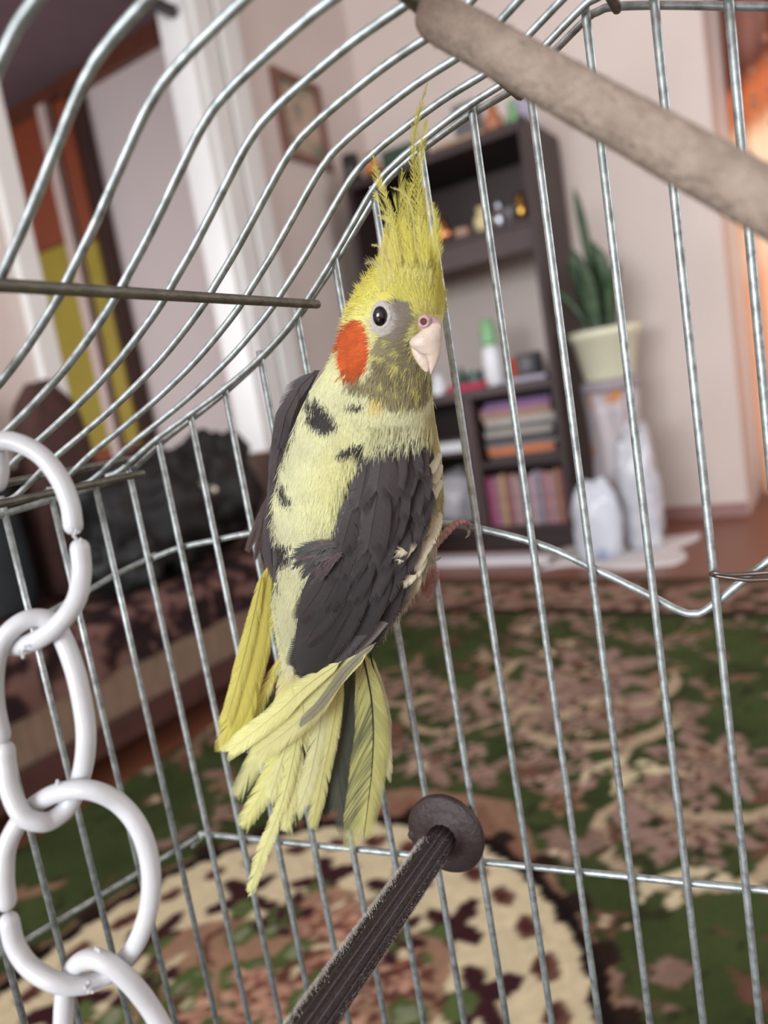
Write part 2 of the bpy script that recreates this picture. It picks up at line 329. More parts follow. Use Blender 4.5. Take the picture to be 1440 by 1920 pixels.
# counter
z = .836; g = 'things on the counter'
bt = thing('lotion_bottle', (float(atY(924, 690, 3.5)[0]), 3.5, z), 'white bottle with mint green cap on the counter', 'bottle', g)
o = np.array(bt['_o']); MB().lathe(o, [(a*.047, b*.25) for a, b in BOT[:6]], 20).build('bottle_body', wplastic, bt); MB().lathe(o+[0, 0, .2], [(.0, 0), (.036, .0), (.04, .02), (.036, .11), (.02, .125), (0, .127)], 20).build('cap', mint, bt)
item(993, 50, 50, z, CYL, greymat, 'black_mug', 'dark grey mug on the counter at the right end', 'mug', g, Y=3.57)
boxitem(952, 974, 46, z, orange, 'orange_box', 'small orange box standing between bottle and dark mug', 'box', g, Y=3.64, dep=.06)
boxitem(945, 1022, 8, z, lilac, 'lit_counter_edge', 'pale grey strip added as the lit edge of the counter before the mug', 'lit edge strip', g, Y=3.41, dep=.08, bev=.001)  # pale strip added to stand in for the lit counter edge
item(866, 28, 46, z, [(1, 0), (.9, .1), (.65, .5), (.2, .95), (.02, 1)], dgreen, 'green_cone', 'dark green cone shaped ornament on the counter', 'ornament', g)
item(893, 38, 34, z, CYL, teal, 'teal_tin', 'teal grey tin on the counter left of the bottle', 'tin', g, Y=3.56)
boxitem(838, 905, 13, z, redm, 'red_folder', 'crimson folder lying flat on the counter below the teal tin', 'folder', g, Y=3.41, dep=.07)
item(822, 40, 40, z, FIG, wplastic, 'white_figurine', 'white figurine on the counter next to the beak', 'figurine', g, Y=3.45)
# books lying flat in the upper cubby
g = 'books stacked in the upper cubby'; zz = .466
bcol = [((36, 34, 40), 'black'), ((222, 112, 48), 'orange'), ((120, 122, 128), 'pewter grey'), ((30, 30, 32), 'charcoal'), ((176, 172, 160), 'stone coloured'), ((78, 82, 78), 'slate'), ((190, 186, 176), 'off-white'), ((160, 128, 90), 'tan'), ((168, 96, 140), 'pink'), ((92, 58, 120), 'purple')]
hts = [.022, .042, .02, .034, .03, .024, .036, .03, .024, .028]
order = ['lowest in the cubby stack', 'thick, second from the bottom of the cubby stack', 'just above the orange one', 'in the lower half of the cubby stack', 'in the middle of the cubby stack', 'just above the stone coloured one', 'in the upper half of the cubby stack', 'third from the top of the cubby stack', 'second from the top of the cubby stack', 'topmost of the cubby stack']
M_page = mat('book_pages', (206, 198, 184), .8)
for i, ((c, nm), h) in enumerate(zip(bcol, hts)):
    x0 = -1.56+rng.uniform(0, .03); x1 = -1.19+rng.uniform(-.03, .01); y0 = 3.43+rng.uniform(0, .03)
    t = thing('book', ((x0+x1)/2, y0+.1, zz), '%s book lying flat, %s' % (nm, order[i]), 'book', g)
    MB().box((x0+.004, y0+.004, zz+.003), (x1-.004, y0+.2, zz+h-.003)).build('pages', M_page, t, smooth=False)
    MB().box((x0, y0, zz), (x1, y0+.204, zz+.003)).box((x0, y0, zz+h-.0029), (x1, y0+.204, zz+h-.0003)).box((x0, y0, zz+.003), (x1, y0+.004, zz+h-.0029)).build('cover', mat('book_cover', tuple(.68*np.array(c)+.32*np.array((96, 80, 84))), .5, var=.1, vscale=30), t, smooth=False)
    zz += h
# discs in cases standing in the lower cubby
cols = [(178, 52, 104), (168, 70, 120), (120, 84, 110), (190, 140, 120), (204, 170, 90), (150, 96, 92), (128, 60, 70), (196, 160, 150), (176, 150, 160), (150, 130, 110), (86, 74, 72), (168, 112, 120), (200, 190, 196), (178, 166, 180), (120, 112, 128), (160, 160, 170), (172, 58, 64), (206, 180, 180), (150, 90, 100), (184, 140, 80), (140, 60, 66)]
names = ['crimson', 'magenta', 'mauve', 'peach', 'mustard', 'dusty brown', 'maroon', 'blush', 'pale lilac', 'khaki', 'dark umber', 'rose', 'near-white', 'lavender', 'slate violet', 'silver grey', 'bright red', 'pale pink', 'faded red', 'ochre', 'deep red']
x = -1.578
for i, (c, nm) in enumerate(zip(cols, names)):
    w = .0185; h = .255+rng.uniform(-.015, .015); y0 = 3.43+rng.uniform(0, .012)
    place = 'at the left end' if i == 0 else ('at the right end' if i == len(cols)-1 else 'between %s and %s ones' % (names[i-1], names[i+1]))
    t = thing('film_case', (x+w/2, y0+.07, .131), '%s upright film case in the bottom cubby, %s' % (nm, place), 'film case', 'film cases in the bottom cubby')
    MB().box((x, y0, .131), (x+w-.001, y0+.14, .131+h)).build('case', mat('case_sleeve', tuple(.55*np.array(c)+.45*np.array((120, 96, 102))), .35, var=.25, vscale=40), t, smooth=False, bevel=.001)
    x += w+.0005
# left compartments
single(MB().box((-2.0, 3.43, zl+.001), (-1.66, 3.66, zl+.05)), 'paper_stack', wplastic, 'white stack of papers on the left lower shelf of the unit', 'papers', smooth=False)
def blob(c, r, seed, amp=.25, nu=26, nv=16, flat=0.0, p=1.0, freq=2.2):
    rings = []; c = np.asarray(c, float)
    for j in range(nv):
        th = math.pi*(j+.4)/(nv-.2); ring = []
        for i in range(nu):
            ph = 2*math.pi*i/nu; d = np.array([math.sin(th)*math.cos(ph), math.sin(th)*math.sin(ph), -math.cos(th)])
            d = np.sign(d)*np.abs(d)**p
            k = 1+amp*mnoise.noise(Vector(d*freq)+Vector((seed*7.3, seed*1.7, 0)))+amp*.5*mnoise.noise(Vector(d*freq*2.7)+Vector((seed*3.1, 0, 5)))
            ring.append(c+np.asarray(r)*d*k)
        rings.append(np.array(ring))
    return rings
M_plast = mat('crumpled_clear_plastic', (196, 196, 204), .18, var=.2, vscale=14, spec=.8, bump=.6, bscale=25)
def groundblob(rings, z0):
    out = []
    for r in rings: r = r.copy(); r[:, 2] = np.maximum(r[:, 2], z0+.001); out.append(r)
    return out
single(MB().loft(groundblob(blob((-1.84, 3.6, .27), (.17, .15, .16), 3), .13)), 'plastic_bag', M_plast, 'crumpled clear plastic bag in the lower left compartment', 'plastic bag')
p0, p1 = atZ(795, 1058, 0), atZ(1022, 1056, 0)
single(MB().box((-1.93, 3.14, .001), (-1.20, 3.26, .035)), 'white_board', mat('white_laminate', (214, 208, 212), .4), 'long white board lying on the floor before the unit', 'board', smooth=False, bevel=.004)

# ------------------------------------------------------------------ plant, stand, bags
PY = 3.58
pz = float(atY(1135, 712, PY)[2]); pxc = float(atY(1138, 665, PY)[0])
M_stand = mat('floral_oilcloth', (176, 166, 170), .4, col2=(188, 128, 82), vscale=7, thr=(.55, .62))
st = thing('plant_stand', (pxc, PY, 0), 'tall pedestal wrapped in pale floral oilcloth by the far wall', 'plant stand')
MB().lathe((pxc, PY, pz-.05), [(.02, .0), (.135, .0), (.14, .02), (.135, .048), (.02, .049)], 28).build('stand_top', mat('stand_grey', (150, 140, 146), .5), st)
ang = np.arange(40)/40*2*math.pi
rings = [np.stack([pxc+.0*zz_+(r+.012*np.sin(ang*7+zz_*5))*np.cos(ang), PY+(r+.012*np.sin(ang*7+zz_*5))*np.sin(ang), 0*ang+zz_], -1) for zz_, r in [(.003, .15), (.2, .13), (.45, .11), (.62, .115), (pz-.052, .125)]]
MB().loft(rings).build('cloth_wrap', M_stand, st)
pot = thing('potted_plant', (pxc, PY, pz), 'snake plant in a cream plastic pot on the tall pedestal', 'plant')
M_pot = mat('cream_pot', (214, 212, 186), .4)
ph = .235
MB().lathe((pxc, PY, pz), [(.02, .001), (.105, .001), (.115, .01), (.148, ph-.045), (.160, ph-.04), (.165, ph-.004), (.158, ph), (.150, ph-.01), (.146, ph-.04), (.02, ph-.04)], 36).build('pot', M_pot, pot)
MB().lathe((pxc, PY, pz+ph-.039), [(.144, 0), (.144, .012), (.02, .018)], 24).build('soil', mat('soil', (58, 44, 36), .95, var=.3, vscale=40), pot)
M_leaf = mat('snake_leaf', (40, 64, 38), .45, col2=(66, 88, 54), vscale=9, stretch=(1, 1, 5), thr=(.45, .65))
base = np.array([pxc, PY, pz+ph-.02])
for k, (dx, dy, h, lx, ly, w) in enumerate([(-.01, -.01, .67, -.045, 0, .036), (-.05, .0, .36, -.075, 0, .05), (.03, -.02, .38, .0, -.03, .055), (-.03, -.04, .40, -.05, -.04, .055), (.05, -.02, .30, .05, .02, .045), (.01, .0, .42, -.01, .0, .05), (-.07, -.02, .24, -.12, -.02, .04), (-.02, -.05, .33, -.02, -.05, .055), (.04, -.05, .27, .05, -.05, .045)]):
    n = 12; rings = []; tw = rng.uniform(-.6, .6)
    for i in range(n):
        t = i/(n-1); c = base+[dx+lx*t*t, dy+ly*t*t, h*t]; ww = w*(.55+1.1*t-.2*t*t)*(1-t**4)**.5*.62+.0015; an = tw+.5*t; u = np.array([math.cos(an), math.sin(an), 0]); v = np.array([-math.sin(an), math.cos(an), 0])
        rings.append(np.array([c-u*ww+v*.012*(1-t), c-u*ww*.4-v*.004, c+u*ww*.4-v*.004, c+u*ww+v*.012*(1-t), c+u*ww*.4+v*.003, c-u*ww*.4+v*.003]))
    MB().loft(rings).build('leaf', M_leaf, pot)
c = atY(1196, 900, 3.32); single(MB().loft(groundblob(blob((float(c[0]), 3.32, .26), (.095, .075, .31), 5, .26, 30, 22), .022)), 'plastic_cover', M_plast, 'tall crumpled silver plastic bag leaning by the pedestal', 'plastic bag')
M_bagw = mat('printed_carrier_bag', (206, 210, 220), .3, col2=(84, 108, 160), vscale=5, thr=(.56, .68), bump=.4, bscale=18, spec=.6)
c = atY(1118, 975, 3.17); single(MB().loft(groundblob(blob((float(c[0]), 3.17, .17), (.105, .06, .19), 9, .18, 30, 22, p=.75), .022)), 'carrier_bag', M_bagw, 'white and blue carrier bag standing in front of the plant pedestal', 'carrier bag')
cm = MB(); nx, ny = 34, 26; c0 = np.array([-1.28, 3.02]); 
gx, gy = np.meshgrid(np.linspace(0, 1, nx), np.linspace(0, 1, ny))
X = -1.20+.56*gx+.03*np.sin(gy*9); Y = 3.06+.52*gy+.04*np.sin(gx*7)+.02*(vnoise(gx*6, gy*6, 1, 4)-.5)
hz = .012+.018*vnoise(gx, gy, 8, 8)*np.minimum(1, 6*np.minimum(np.minimum(gx, 1-gx), np.minimum(gy, 1-gy)))
top = np.stack([X, Y, hz*.0+np.minimum(hz, .019)], -1).reshape(-1, 3); bot = np.stack([X, Y, 0*X+.001], -1).reshape(-1, 3)
f = [(j*nx+i, j*nx+i+1, (j+1)*nx+i+1, (j+1)*nx+i) for j in range(ny-1) for i in range(nx-1)]
per = [i for i in range(nx)]+[j*nx+nx-1 for j in range(1, ny)]+[(ny-1)*nx+i for i in range(nx-2, -1, -1)]+[j*nx for j in range(ny-2, 0, -1)]
N = nx*ny; f += [tuple(N+i for i in q[::-1]) for q in f]; f += [(per[i], per[i]+N, per[(i+1) % len(per)]+N, per[(i+1) % len(per)]) for i in range(len(per))]
cm.add(np.vstack([top, bot]), f)
single(cm, 'floor_cloth', mat('white_cloth', (212, 206, 206), .85), 'rumpled white cloth spread on the floor under the bags', 'cloth')

# ------------------------------------------------------------------ sofa and what lies on it
M_red = mat('sofa_red_brown', (74, 38, 32), .7, var=.25, vscale=9); M_bg = mat('sofa_beige', (122, 100, 84), .8, var=.18, vscale=10, stretch=(1, 6, 1)); M_oak = mat('sofa_arm_wood', (92, 54, 38), .45, var=.2, vscale=5, stretch=(1, 1, .15))
so = thing('sofa', (-1.95, 1.15, 0), 'low sofa with beige and red brown base along the left wall', 'sofa')
MB().box((-2.26, .1, .08), (-1.65, 2.12, .16)).build('plinth', M_red, so, smooth=False, bevel=.01)
MB().box((-2.26, .1, .161), (-1.64, 2.12, .285)).build('base', M_bg, so, smooth=False, bevel=.012)
MB().box((-2.26, .1, .286), (-1.66, 2.12, .405)).build('seat', M_bg, so, smooth=False, bevel=.02)
MB().box((-2.265, .1, .286), (-2.13, 1.58, .84)).build('backrest', mat('sofa_back_dark', (50, 36, 36), .9, col2=(84, 62, 56), vscale=22), so, smooth=False, bevel=.03)
MB().box((-2.26, 2.125, 0), (-1.66, 2.19, .74)).build('arm', M_oak, so, smooth=False, bevel=.008)
for x_, y_ in ((-2.2, .18), (-1.74, .18), (-2.2, 2.05), (-1.74, 2.05)): MB().lathe((x_, y_, 0), [(.02, 0), (.025, .01), (.03, .079), (.01, .08)], 14).build('leg', M_oak, so)
tm = MB(); nx, ny = 60, 150
prof = [(-2.12, .425), (-1.70, .43), (-1.665, .425), (-1.635, .40), (-1.632, .29)]
L = np.concatenate([[0], np.cumsum([math.dist(prof[i], prof[i+1]) for i in range(4)])]); ss = np.linspace(0, L[-1], nx)
pxs = np.interp(ss, L, [p[0] for p in prof]); pzs = np.interp(ss, L, [p[1] for p in prof]); ys = np.linspace(.12, 2.11, ny)
A, B = np.meshgrid(np.arange(nx), ys); nn = vnoise(A*.13, B*9, 1, 2); hang = np.clip((A/nx-.9)/.1, 0, 1)
PXs = pxs[A]+.012*hang*np.sin(B*31); PZs = pzs[A]+.010*(nn-.3)*(1-hang)-.02*hang*vnoise(B*5, A*.0, 1, 6)
pat = vnoise(ss[A]*22, B*22, 1, 11)+.6*vnoise(ss[A]*55, B*55, 1, 12)
colr = np.where((pat > .95)[..., None], lin((112, 84, 78)), np.where((pat > .82)[..., None], lin((74, 50, 48)), lin((40, 28, 30))))
tm.add(np.stack([PXs, B, PZs], -1).reshape(-1, 3), [(j*nx+i, j*nx+i+1, (j+1)*nx+i+1, (j+1)*nx+i) for j in range(ny-1) for i in range(nx-1)], colr.reshape(-1, 3))
single(tm, 'throw_blanket', vmat('patterned_throw', .9, .1), 'dark patterned throw blanket spread over the sofa seat', 'blanket', colours=True)
M_jack = mat('black_nylon', (13, 13, 16), .6, var=.2, vscale=10, bump=.5, bscale=14)
jt = thing('jacket', (-1.86, 1.6, .44), 'black jacket heaped on the sofa in front of the doorway', 'jacket')
j1 = MB(); 
for c_, r_, s_ in (((-1.82, 1.52, .62), (.15, .22, .19), 2),): j1.loft(groundblob(blob(c_, r_, s_, .3, 44, 30, p=.85), .44))
j1.build('jacket_body', M_jack, jt)
MB().loft(groundblob(blob((-1.82, 1.80, .66), (.13, .17, .19), 6, .3, 36, 26), .44)).build('sleeve', M_jack, jt)
MB().loft(groundblob(blob((-1.82, 1.38, .53), (.13, .14, .1), 8, .3, 36, 26), .44)).build('sleeve', M_jack, jt)
M_buck = mat('nickel', (190, 186, 176), .25, 1.0)
for px_, py_ in ((333, 915), (378, 912), (398, 920)):
    p = atX(px_, py_, -1.705); MB().lathe(p, [(.004, 0), (.016, 0), (.018, .004), (.016, .009), (.004, .010)], 16, axis=(1, -.8, .1)).build('snap', M_buck, jt)
M_fur = mat('brown_plush', (70, 46, 42), .95, var=.35, vscale=60, bump=1, bscale=120)
c = atX(98, 790, -2.0)
single(MB().loft(groundblob(blob((-2.05, 1.40, .66), (.06, .125, .42), 12, .05, 36, 26, p=.7), .44)), 'plush_cushion', M_fur, 'brown plush cushion upright on the sofa beyond the chain', 'cushion')
c = atX(20, 760, -2.0)
single(MB().loft(groundblob(blob((-2.04, 1.11, .62), (.065, .12, .36), 15, .15, 30, 22), .44)), 'dark_bag', mat('teal_black_cloth', (38, 44, 48), .8, var=.3, vscale=12), 'dark teal bag on the sofa in front of the plush cushion', 'bag')

# ------------------------------------------------------------------ rug
def rug_colour(X, Y):
    X = X+.012*(vnoise(X, Y, 30, 1)-.5); Y = Y+.012*(vnoise(X, Y, 30, 2)-.5)
    n1 = vnoise(X, Y, 40, 3); n2 = vnoise(X, Y, 12, 4)
    green = lin((62, 72, 42)); C = np.empty(X.shape+(3,)); C[:] = green; C *= (.75+.5*n2)[..., None]
    def put(m, c, v=.25): C[m] = lin(c)*(1-v/2+v*n1[m])[..., None]
    pink = (146, 120, 110); tan_ = (138, 108, 88); crm = (206, 192, 160); mar = (58, 32, 36); dk = (30, 22, 22); br = (104, 74, 62)
    r_ = np.random.default_rng(21)
    def rosette(cx, cy, R, k, c1, c2, rot=0.0, dark=None):
        dx, dy = X-cx, Y-cy; d = np.hypot(dx, dy); a = np.arctan2(dy, dx)+rot; e = R*(.72+.28*np.cos(k*a))
        if dark is not None: put(d < e*1.22, dark)
        put(d < e, c1); put(d < e*.55, c2); put(d < R*.2, c1)
    def arc(cx, cy, R, w, a0, a1, c):
        dx, dy = X-cx, Y-cy; d = np.hypot(dx, dy); a = (np.arctan2(dy, dx)-a0) % (2*math.pi); da = (a1-a0) % (2*math.pi)
        ww = w*np.clip(np.minimum(a, da-a)*2.0, .25, 1); put((abs(d-R) < ww) & (a < da), c)
    # all-over scrolls and small flowers of the field
    for k in range(170):
        cx, cy = r_.uniform(-2.0, 1.4), r_.uniform(.2, 2.45); a0 = r_.uniform(0, 6.28); R = r_.uniform(.05, .13)
        arc(cx, cy, R, r_.uniform(.010, .018), a0, a0+r_.uniform(1.6, 3.6), [br, pink, tan_][k % 3])
    for k in range(230):
        cx, cy = r_.uniform(-2.0, 1.4), r_.uniform(.2, 2.5); rosette(cx, cy, r_.uniform(.03, .06), r_.integers(4, 7), [pink, br, tan_, pink][k % 4], [br, crm, mar][k % 3], r_.uniform(0, 6))
    for px_, py_, s in ((1100, 1270, 1.6), (1120, 1330, 1.3), (1010, 1300, 1.1), (1290, 1560, 1.0), (1340, 1440, 1.2), (860, 1330, .9), (770, 1290, .8)):
        p = atZ(px_, py_, 0); R = .10*s; rosette(p[0], p[1], R*1.25, 8, pink, br, .2, None); arc(p[0], p[1]-.02, R*1.5, .014*s, 2.6, 6.6, (172, 152, 128)); rosette(p[0], p[1], R*.6, 6, (160, 138, 118), br, .5)
    for px_, py_ in ((890, 1415), (910, 1455), (980, 1390), (1010, 1420), (1085, 1410), (1110, 1450), (1040, 1470), (790, 1420), (830, 1400)):
        p = atZ(px_, py_, 0); rosette(p[0], p[1], .035, 5, (176, 148, 136), br, .3)
    for px_, py_ in ((1180, 1480), (1240, 1500), (1320, 1720), (1380, 1740)):
        p = atZ(px_, py_, 0); arc(p[0], p[1], .09, .012, 1.0, 3.4, crm)
    sp = vnoise(X, Y, 34, 14)*vnoise(X, Y, 11, 15); put(sp > .47, (132, 108, 96)); put((sp > .40) & (sp < .43), (92, 74, 58)); put(vnoise(X, Y, 46, 16) > .83, (50, 54, 34))
    # borders toward the far edge
    b = 2.87-Y; m = b < .42
    put(m, (86, 66, 54)); t = np.abs(((X*3.2) % 1)-.5); put(m & (t+(abs(b-.21)*2.2) < .42), (140, 108, 96)); put(m & (t+(abs(b-.21)*2.4) < .2), green_s)
    put(m & (vnoise(X, Y, 26, 9) > .62), (150, 122, 108)); put((b < .44) & (b > .40), dk); put((b < .075), (74, 58, 44)); put((b < .02), (88, 76, 52))
    # the oval medallion
    cx, cy, rx, ry = -.755, .58, .495, .575
    dx, dy = (X-cx)/rx, (Y-cy)/ry; r = np.hypot(dx, dy); a = np.arctan2(dy, dx)
    s = np.cos(a*14); top_ = np.clip(1-np.abs(a-1.55)/.62, 0, 1); put(r < 1.015+.22*top_+.05*s*top_, tan_); put(r < 1.0+.12*top_+.05*np.cos(a*22)*top_, (126, 92, 76)); put((r < 1.05+.02*np.cos(a*30)) & (np.cos(a*30) > .3), (44, 32, 28))
    put(r < 1.0, dk); put(r < .945+.008*np.sin(a*60), crm, .12)
    k = 34; aa = (a/(2*math.pi)*k) % 1-.5; dd = np.hypot(aa*2*math.pi/k*.83*.53, (r-.83-.02)*.53)
    put((dd < .024) & (r < .88), br); put((np.hypot(aa*2*math.pi/k*.83*.53-.004, (r-.835)*.53) < .014), (78, 44, 42))
    k = 14; aa = ((a+.1)/(2*math.pi)*k) % 1-.5; ex = aa*2*math.pi/k*.66; ey = r-.64; lob = .10+.04*np.cos(np.arctan2(ey, ex)*5)
    put(np.hypot(ex*1.1, ey) < lob, mar); put(np.hypot(ex, ey+.05) < .05, (84, 96, 58))
    inn = r < .56+.05*np.cos(a*7); put(inn, (150, 118, 98))
    for k in range(170):
        u = r_.uniform(0, 6.28); q = r_.uniform(0, .55)**.8*.8; px_, py_ = cx+rx*q*math.cos(u), cy+ry*q*math.sin(u)
        d = np.hypot(X-px_, Y-py_)
        if k % 3 == 0: put(inn & (d < .03), (78, 92, 52)); put(inn & (d < .015), (124, 130, 104))
        elif k % 3 == 1: rosette(px_, py_, .045, 5, (182, 142, 122), (128, 84, 68), u, (96, 62, 52))
        else: arc(px_, py_, .05, .008, u, u+2.6, (92, 60, 50) if k % 2 else crm)
    for u in range(7):
        w_ = u*2*math.pi/7+.3; rosette(cx+rx*.5*math.cos(w_), cy+ry*.5*math.sin(w_), .06, 5, mar, (84, 96, 58), w_)
    C *= (.86+.28*vnoise(X, Y, 160, 7))[..., None]
    return C
green_s = (64, 72, 44)
RX0, RX1, RY0, RY1 = -1.62, 1.35, -1.0, 2.87
gx, gy = np.meshgrid(np.linspace(RX0, RX1, 400), np.linspace(RY0, RY1, 520)); nx, ny = 400, 520
rm = MB(); zt = .012+0*gx
rm.add(np.stack([gx, gy, zt], -1).reshape(-1, 3), [(j*nx+i, j*nx+i+1, (j+1)*nx+i+1, (j+1)*nx+i) for j in range(ny-1) for i in range(nx-1)], rug_colour(gx, gy).reshape(-1, 3))
rm.add([(RX0, RY0, .001), (RX1, RY0, .001), (RX1, RY1, .001), (RX0, RY1, .001), (RX0, RY0, .012), (RX1, RY0, .012), (RX1, RY1, .012), (RX0, RY1, .012)], [(0, 3, 2, 1), (0, 1, 5, 4), (1, 2, 6, 5), (2, 3, 7, 6), (3, 0, 4, 7)], lin((74, 60, 44)))
single(rm, 'rug', vmat('rug_pile', .95, .05, bump=.5, bscale=400), 'green carpet rug with cream oval medallion and scrolling flowers', 'rug', colours=True)

# ------------------------------------------------------------------ bird cage
ZB = H-.195
CC = atZ(372, 1570, ZB); RR = atZ(1440, 1680, ZB); UD = (RR-CC)/np.linalg.norm(RR-CC); NN = np.cross(UD, Z)      # panel direction, panel normal toward the inside
LL = atZ(0, 1800, ZB); LD = (LL-CC)/np.linalg.norm(LL-CC); NL = np.cross(LD, Z)*-1
az = math.atan2(UD[1], UD[0])-math.radians(96); WD = np.array([math.cos(az), math.sin(az), 0])
def pan(u, z, off=0.0): return CC+UD*u+Z*(z-CC[2]+H)+NN*off
def onpanel(x, y, off=0.0): return onplane(x, y, CC+NN*off, NN)
M_wire = bpy.data.materials.new('galvanised_wire'); M_wire.use_nodes = True
_nt = M_wire.node_tree; _b = _nt.nodes['Principled BSDF']; _b.inputs['Metallic'].default_value = .75; _b.inputs['Roughness'].default_value = .48
_tc = _nt.nodes.new('ShaderNodeTexCoord'); _n = _nt.nodes.new('ShaderNodeTexNoise'); _n.inputs['Scale'].default_value = 260; _n.inputs['Detail'].default_value = 4; _nt.links.new(_tc.outputs['Object'], _n.inputs['Vector'])
_rp = _nt.nodes.new('ShaderNodeValToRGB'); _rp.color_ramp.elements[0].position = .3; _rp.color_ramp.elements[1].position = .62
_rp.color_ramp.elements[0].color = (*lin((136, 142, 142)), 1); _rp.color_ramp.elements[1].color = (*lin((186, 196, 198)), 1)
_nt.links.new(_n.outputs['Fac'], _rp.inputs['Fac']); _nt.links.new(_rp.outputs['Color'], _b.inputs['Base Color'])
_bp = _nt.nodes.new('ShaderNodeBump'); _bp.inputs['Strength'].default_value = .35; _bp.inputs['Distance'].default_value = .0004; _nt.links.new(_n.outputs['Fac'], _bp.inputs['Height']); _nt.links.new(_bp.outputs['Normal'], _b.inputs['Normal'])
M_wired = mat('dulled_wire', (110, 108, 98), .5, .6, var=.25, vscale=200, bump=.3, bscale=400)
ZTRAY = H-.345
cc = CC+UD*.2+NN*.12
cg = thing('bird_cage', (cc[0], cc[1], ZTRAY-.02), 'galvanised wire bird cage with vertical bars and a flared roof', 'bird cage')
# profile of the gable rail: bends measured on the panel, corners rounded
prof = [(-.004, -.0140), (.0053, -.0118), (.0270, -.0010), (.0474, .0076), (.0663, .0160), (.0864, .0265), (.1047, .0384), (.1153, .0470), (.1245, .0549), (.1360, .0657), (.1443, .0735), (.1490, .0772), (.1535, .0800), (.1638, .0843), (.1821, .0903), (.2002, .0945), (.2050, .0966), (.2233, .1069), (.2284, .1085), (.2331, .1082), (.2481, .1035), (.2745, .094), (.32, .078), (.40, .05), (.46, .03)]
PR = cat(prof, 150)
def zrail(u): return float(np.interp(u, PR[:, 0], PR[:, 1]))
WR = .00142
def part(mb, nm, m=None): return mb.build(nm, m or M_wire, cg)
for k in range(-0, 22):
    u = .0064+.01985*k
    zt = zrail(u)+.0022
    part(MB().tube([pan(u, ZTRAY-H+.004), pan(u, -.2), pan(u, -.05), pan(u, zt-.004), pan(u, zt)], WR, 10), 'bar')
part(MB().tube([pan(u, z, -.003) for u, z in PR], .00122, 10), 'gable_rail')
mid = [(.0045, -.0545), (.0088, -.0529), (.0236, -.0497), (.0447, -.0477), (.0675, -.0460), (.1087, -.0461), (.1430, -.0492), (.1600, -.0517), (.1872, -.0611), (.2059, -.0718), (.2245, -.0833), (.2319, -.0882), (.2369, -.0898), (.2425, -.0876), (.2612, -.0728), (.30, -.045), (.34, -.035), (.42, -.03)]
part(MB().tube([pan(u, z, -.003) for u, z in cat(mid, 120)], WR, 10), 'middle_wire')
part(MB().tube([CC-UD*.001-NN*.003, CC+UD*.43-NN*.003], WR, 10, True), 'lower_wire')
# left panel
def lpan(u, z, off=0.0): return CC+LD*u+Z*(z+.195)+NL*off
def onleft(x, y): return onplane(x, y, CC, NL)
for k in range(1, 9):
    u = -.0083+.02*k
    part(MB().tube([lpan(u, ZTRAY-H+.004), lpan(u, -.1), lpan(u, -.012)], WR, 10), 'bar')
a = [onleft(*p)-NL*.003 for p in ((296, 1041), (285, 1047), (215, 1082), (165, 1112), (60, 1170))]; a.append(a[-1]+(a[-1]-a[-2])*1.2)
part(MB().tube(a, WR, 10, True), 'middle_wire')
a = [onleft(*p)-NL*.003 for p in ((378, 1572), (240, 1656), (130, 1722), (0, 1800))]; a.append(a[-1]+LD*.1)
part(MB().tube(a, WR, 10, True), 'lower_wire')
part(MB().tube([onpanel(378, 1568, -.003), onpanel(362, 1586, -.0045)], WR, 8, True), 'wire_end')
a = [onleft(*p) for p in ((250, 888), (120, 930), (0, 966))]; a.append(a[-1]+LD*.1)
part(MB().tube(a, WR, 10), 'top_rail')
# roof wires: the same profile repeated along the depth of the cage
for k in range(0, 12):
    off = WD*(.0185*k) if k else NN*.0032
    g = -.0004 if k else .0
    pr = PR.copy()
    if k == 0: pr = PR + np.column_stack([0*PR[:, 0], np.interp(PR[:, 0], [0, .05, .10, .15, .2, .3], [.0016, .0002, -.0026, -.0006, .0012, .0016])])
    part(MB().tube([pan(u, z)+off for u, z in pr], .00122, 10), 'roof_wire')
def rod(px_, py_, m, d0=-.004, L=.22, r=.0016, off=.0015):
    p = onpanel(px_, py_, 0); part(MB().tube([p+WD*d0+Z*0, p+WD*.07, p+WD*L], r, 10, True), 'cross_rod', m)
rod(586, 570, M_wired, -.003, .22, .0017); rod(245, 861, M_wired, -.001); rod(263, 888, M_wired, -.001); rod(968, 171, M_wired, -.004, .2, .0019); rod(1152, 7, M_wired, -.004, .2)
# plastic base tray under the bars, on a low table below the picture
M_tray = mat('tray_grey_plastic', (96, 92, 92), .5); tc0 = CC*[1, 1, 0]
def quad(u0, u1, w0, w1): return [tc0+UD*u+NN*w for u, w in ((u0, w0), (u1, w0), (u1, w1), (u0, w1))]
tr = MB(); q = np.array(quad(-.03, .46, -.012, .44)); qi = np.array(quad(-.024, .454, -.006, .434)); zl_, zh_ = ZTRAY-.02, ZTRAY+.012
v = [(*p[:2], zl_) for p in q]+[(*p[:2], zh_) for p in q]+[(*p[:2], zh_) for p in qi]+[(*p[:2], ZTRAY) for p in qi]
tr.add(v, [(3, 2, 1, 0)]+[(i, (i+1) % 4, 4+(i+1) % 4, 4+i) for i in range(4)]+[(4+i, 4+(i+1) % 4, 8+(i+1) % 4, 8+i) for i in range(4)]+[(8+i, 8+(i+1) % 4, 12+(i+1) % 4, 12+i) for i in range(4)]+[(12, 13, 14, 15)])
tr.build('tray', M_tray, cg, smooth=False)
tb = thing('low_table', (cc[0], cc[1], 0), 'low wooden table carrying the bird cage', 'table'); zt_ = ZTRAY-.021
q = np.array(quad(-.035, .47, -.018, .45)); MB().add([(*p[:2], zt_-.03) for p in q]+[(*p[:2], zt_) for p in q], [(3, 2, 1, 0), (4, 5, 6, 7)]+[(i, (i+1) % 4, 4+(i+1) % 4, 4+i) for i in range(4)]).build('table_top', M_oak, tb, smooth=False)
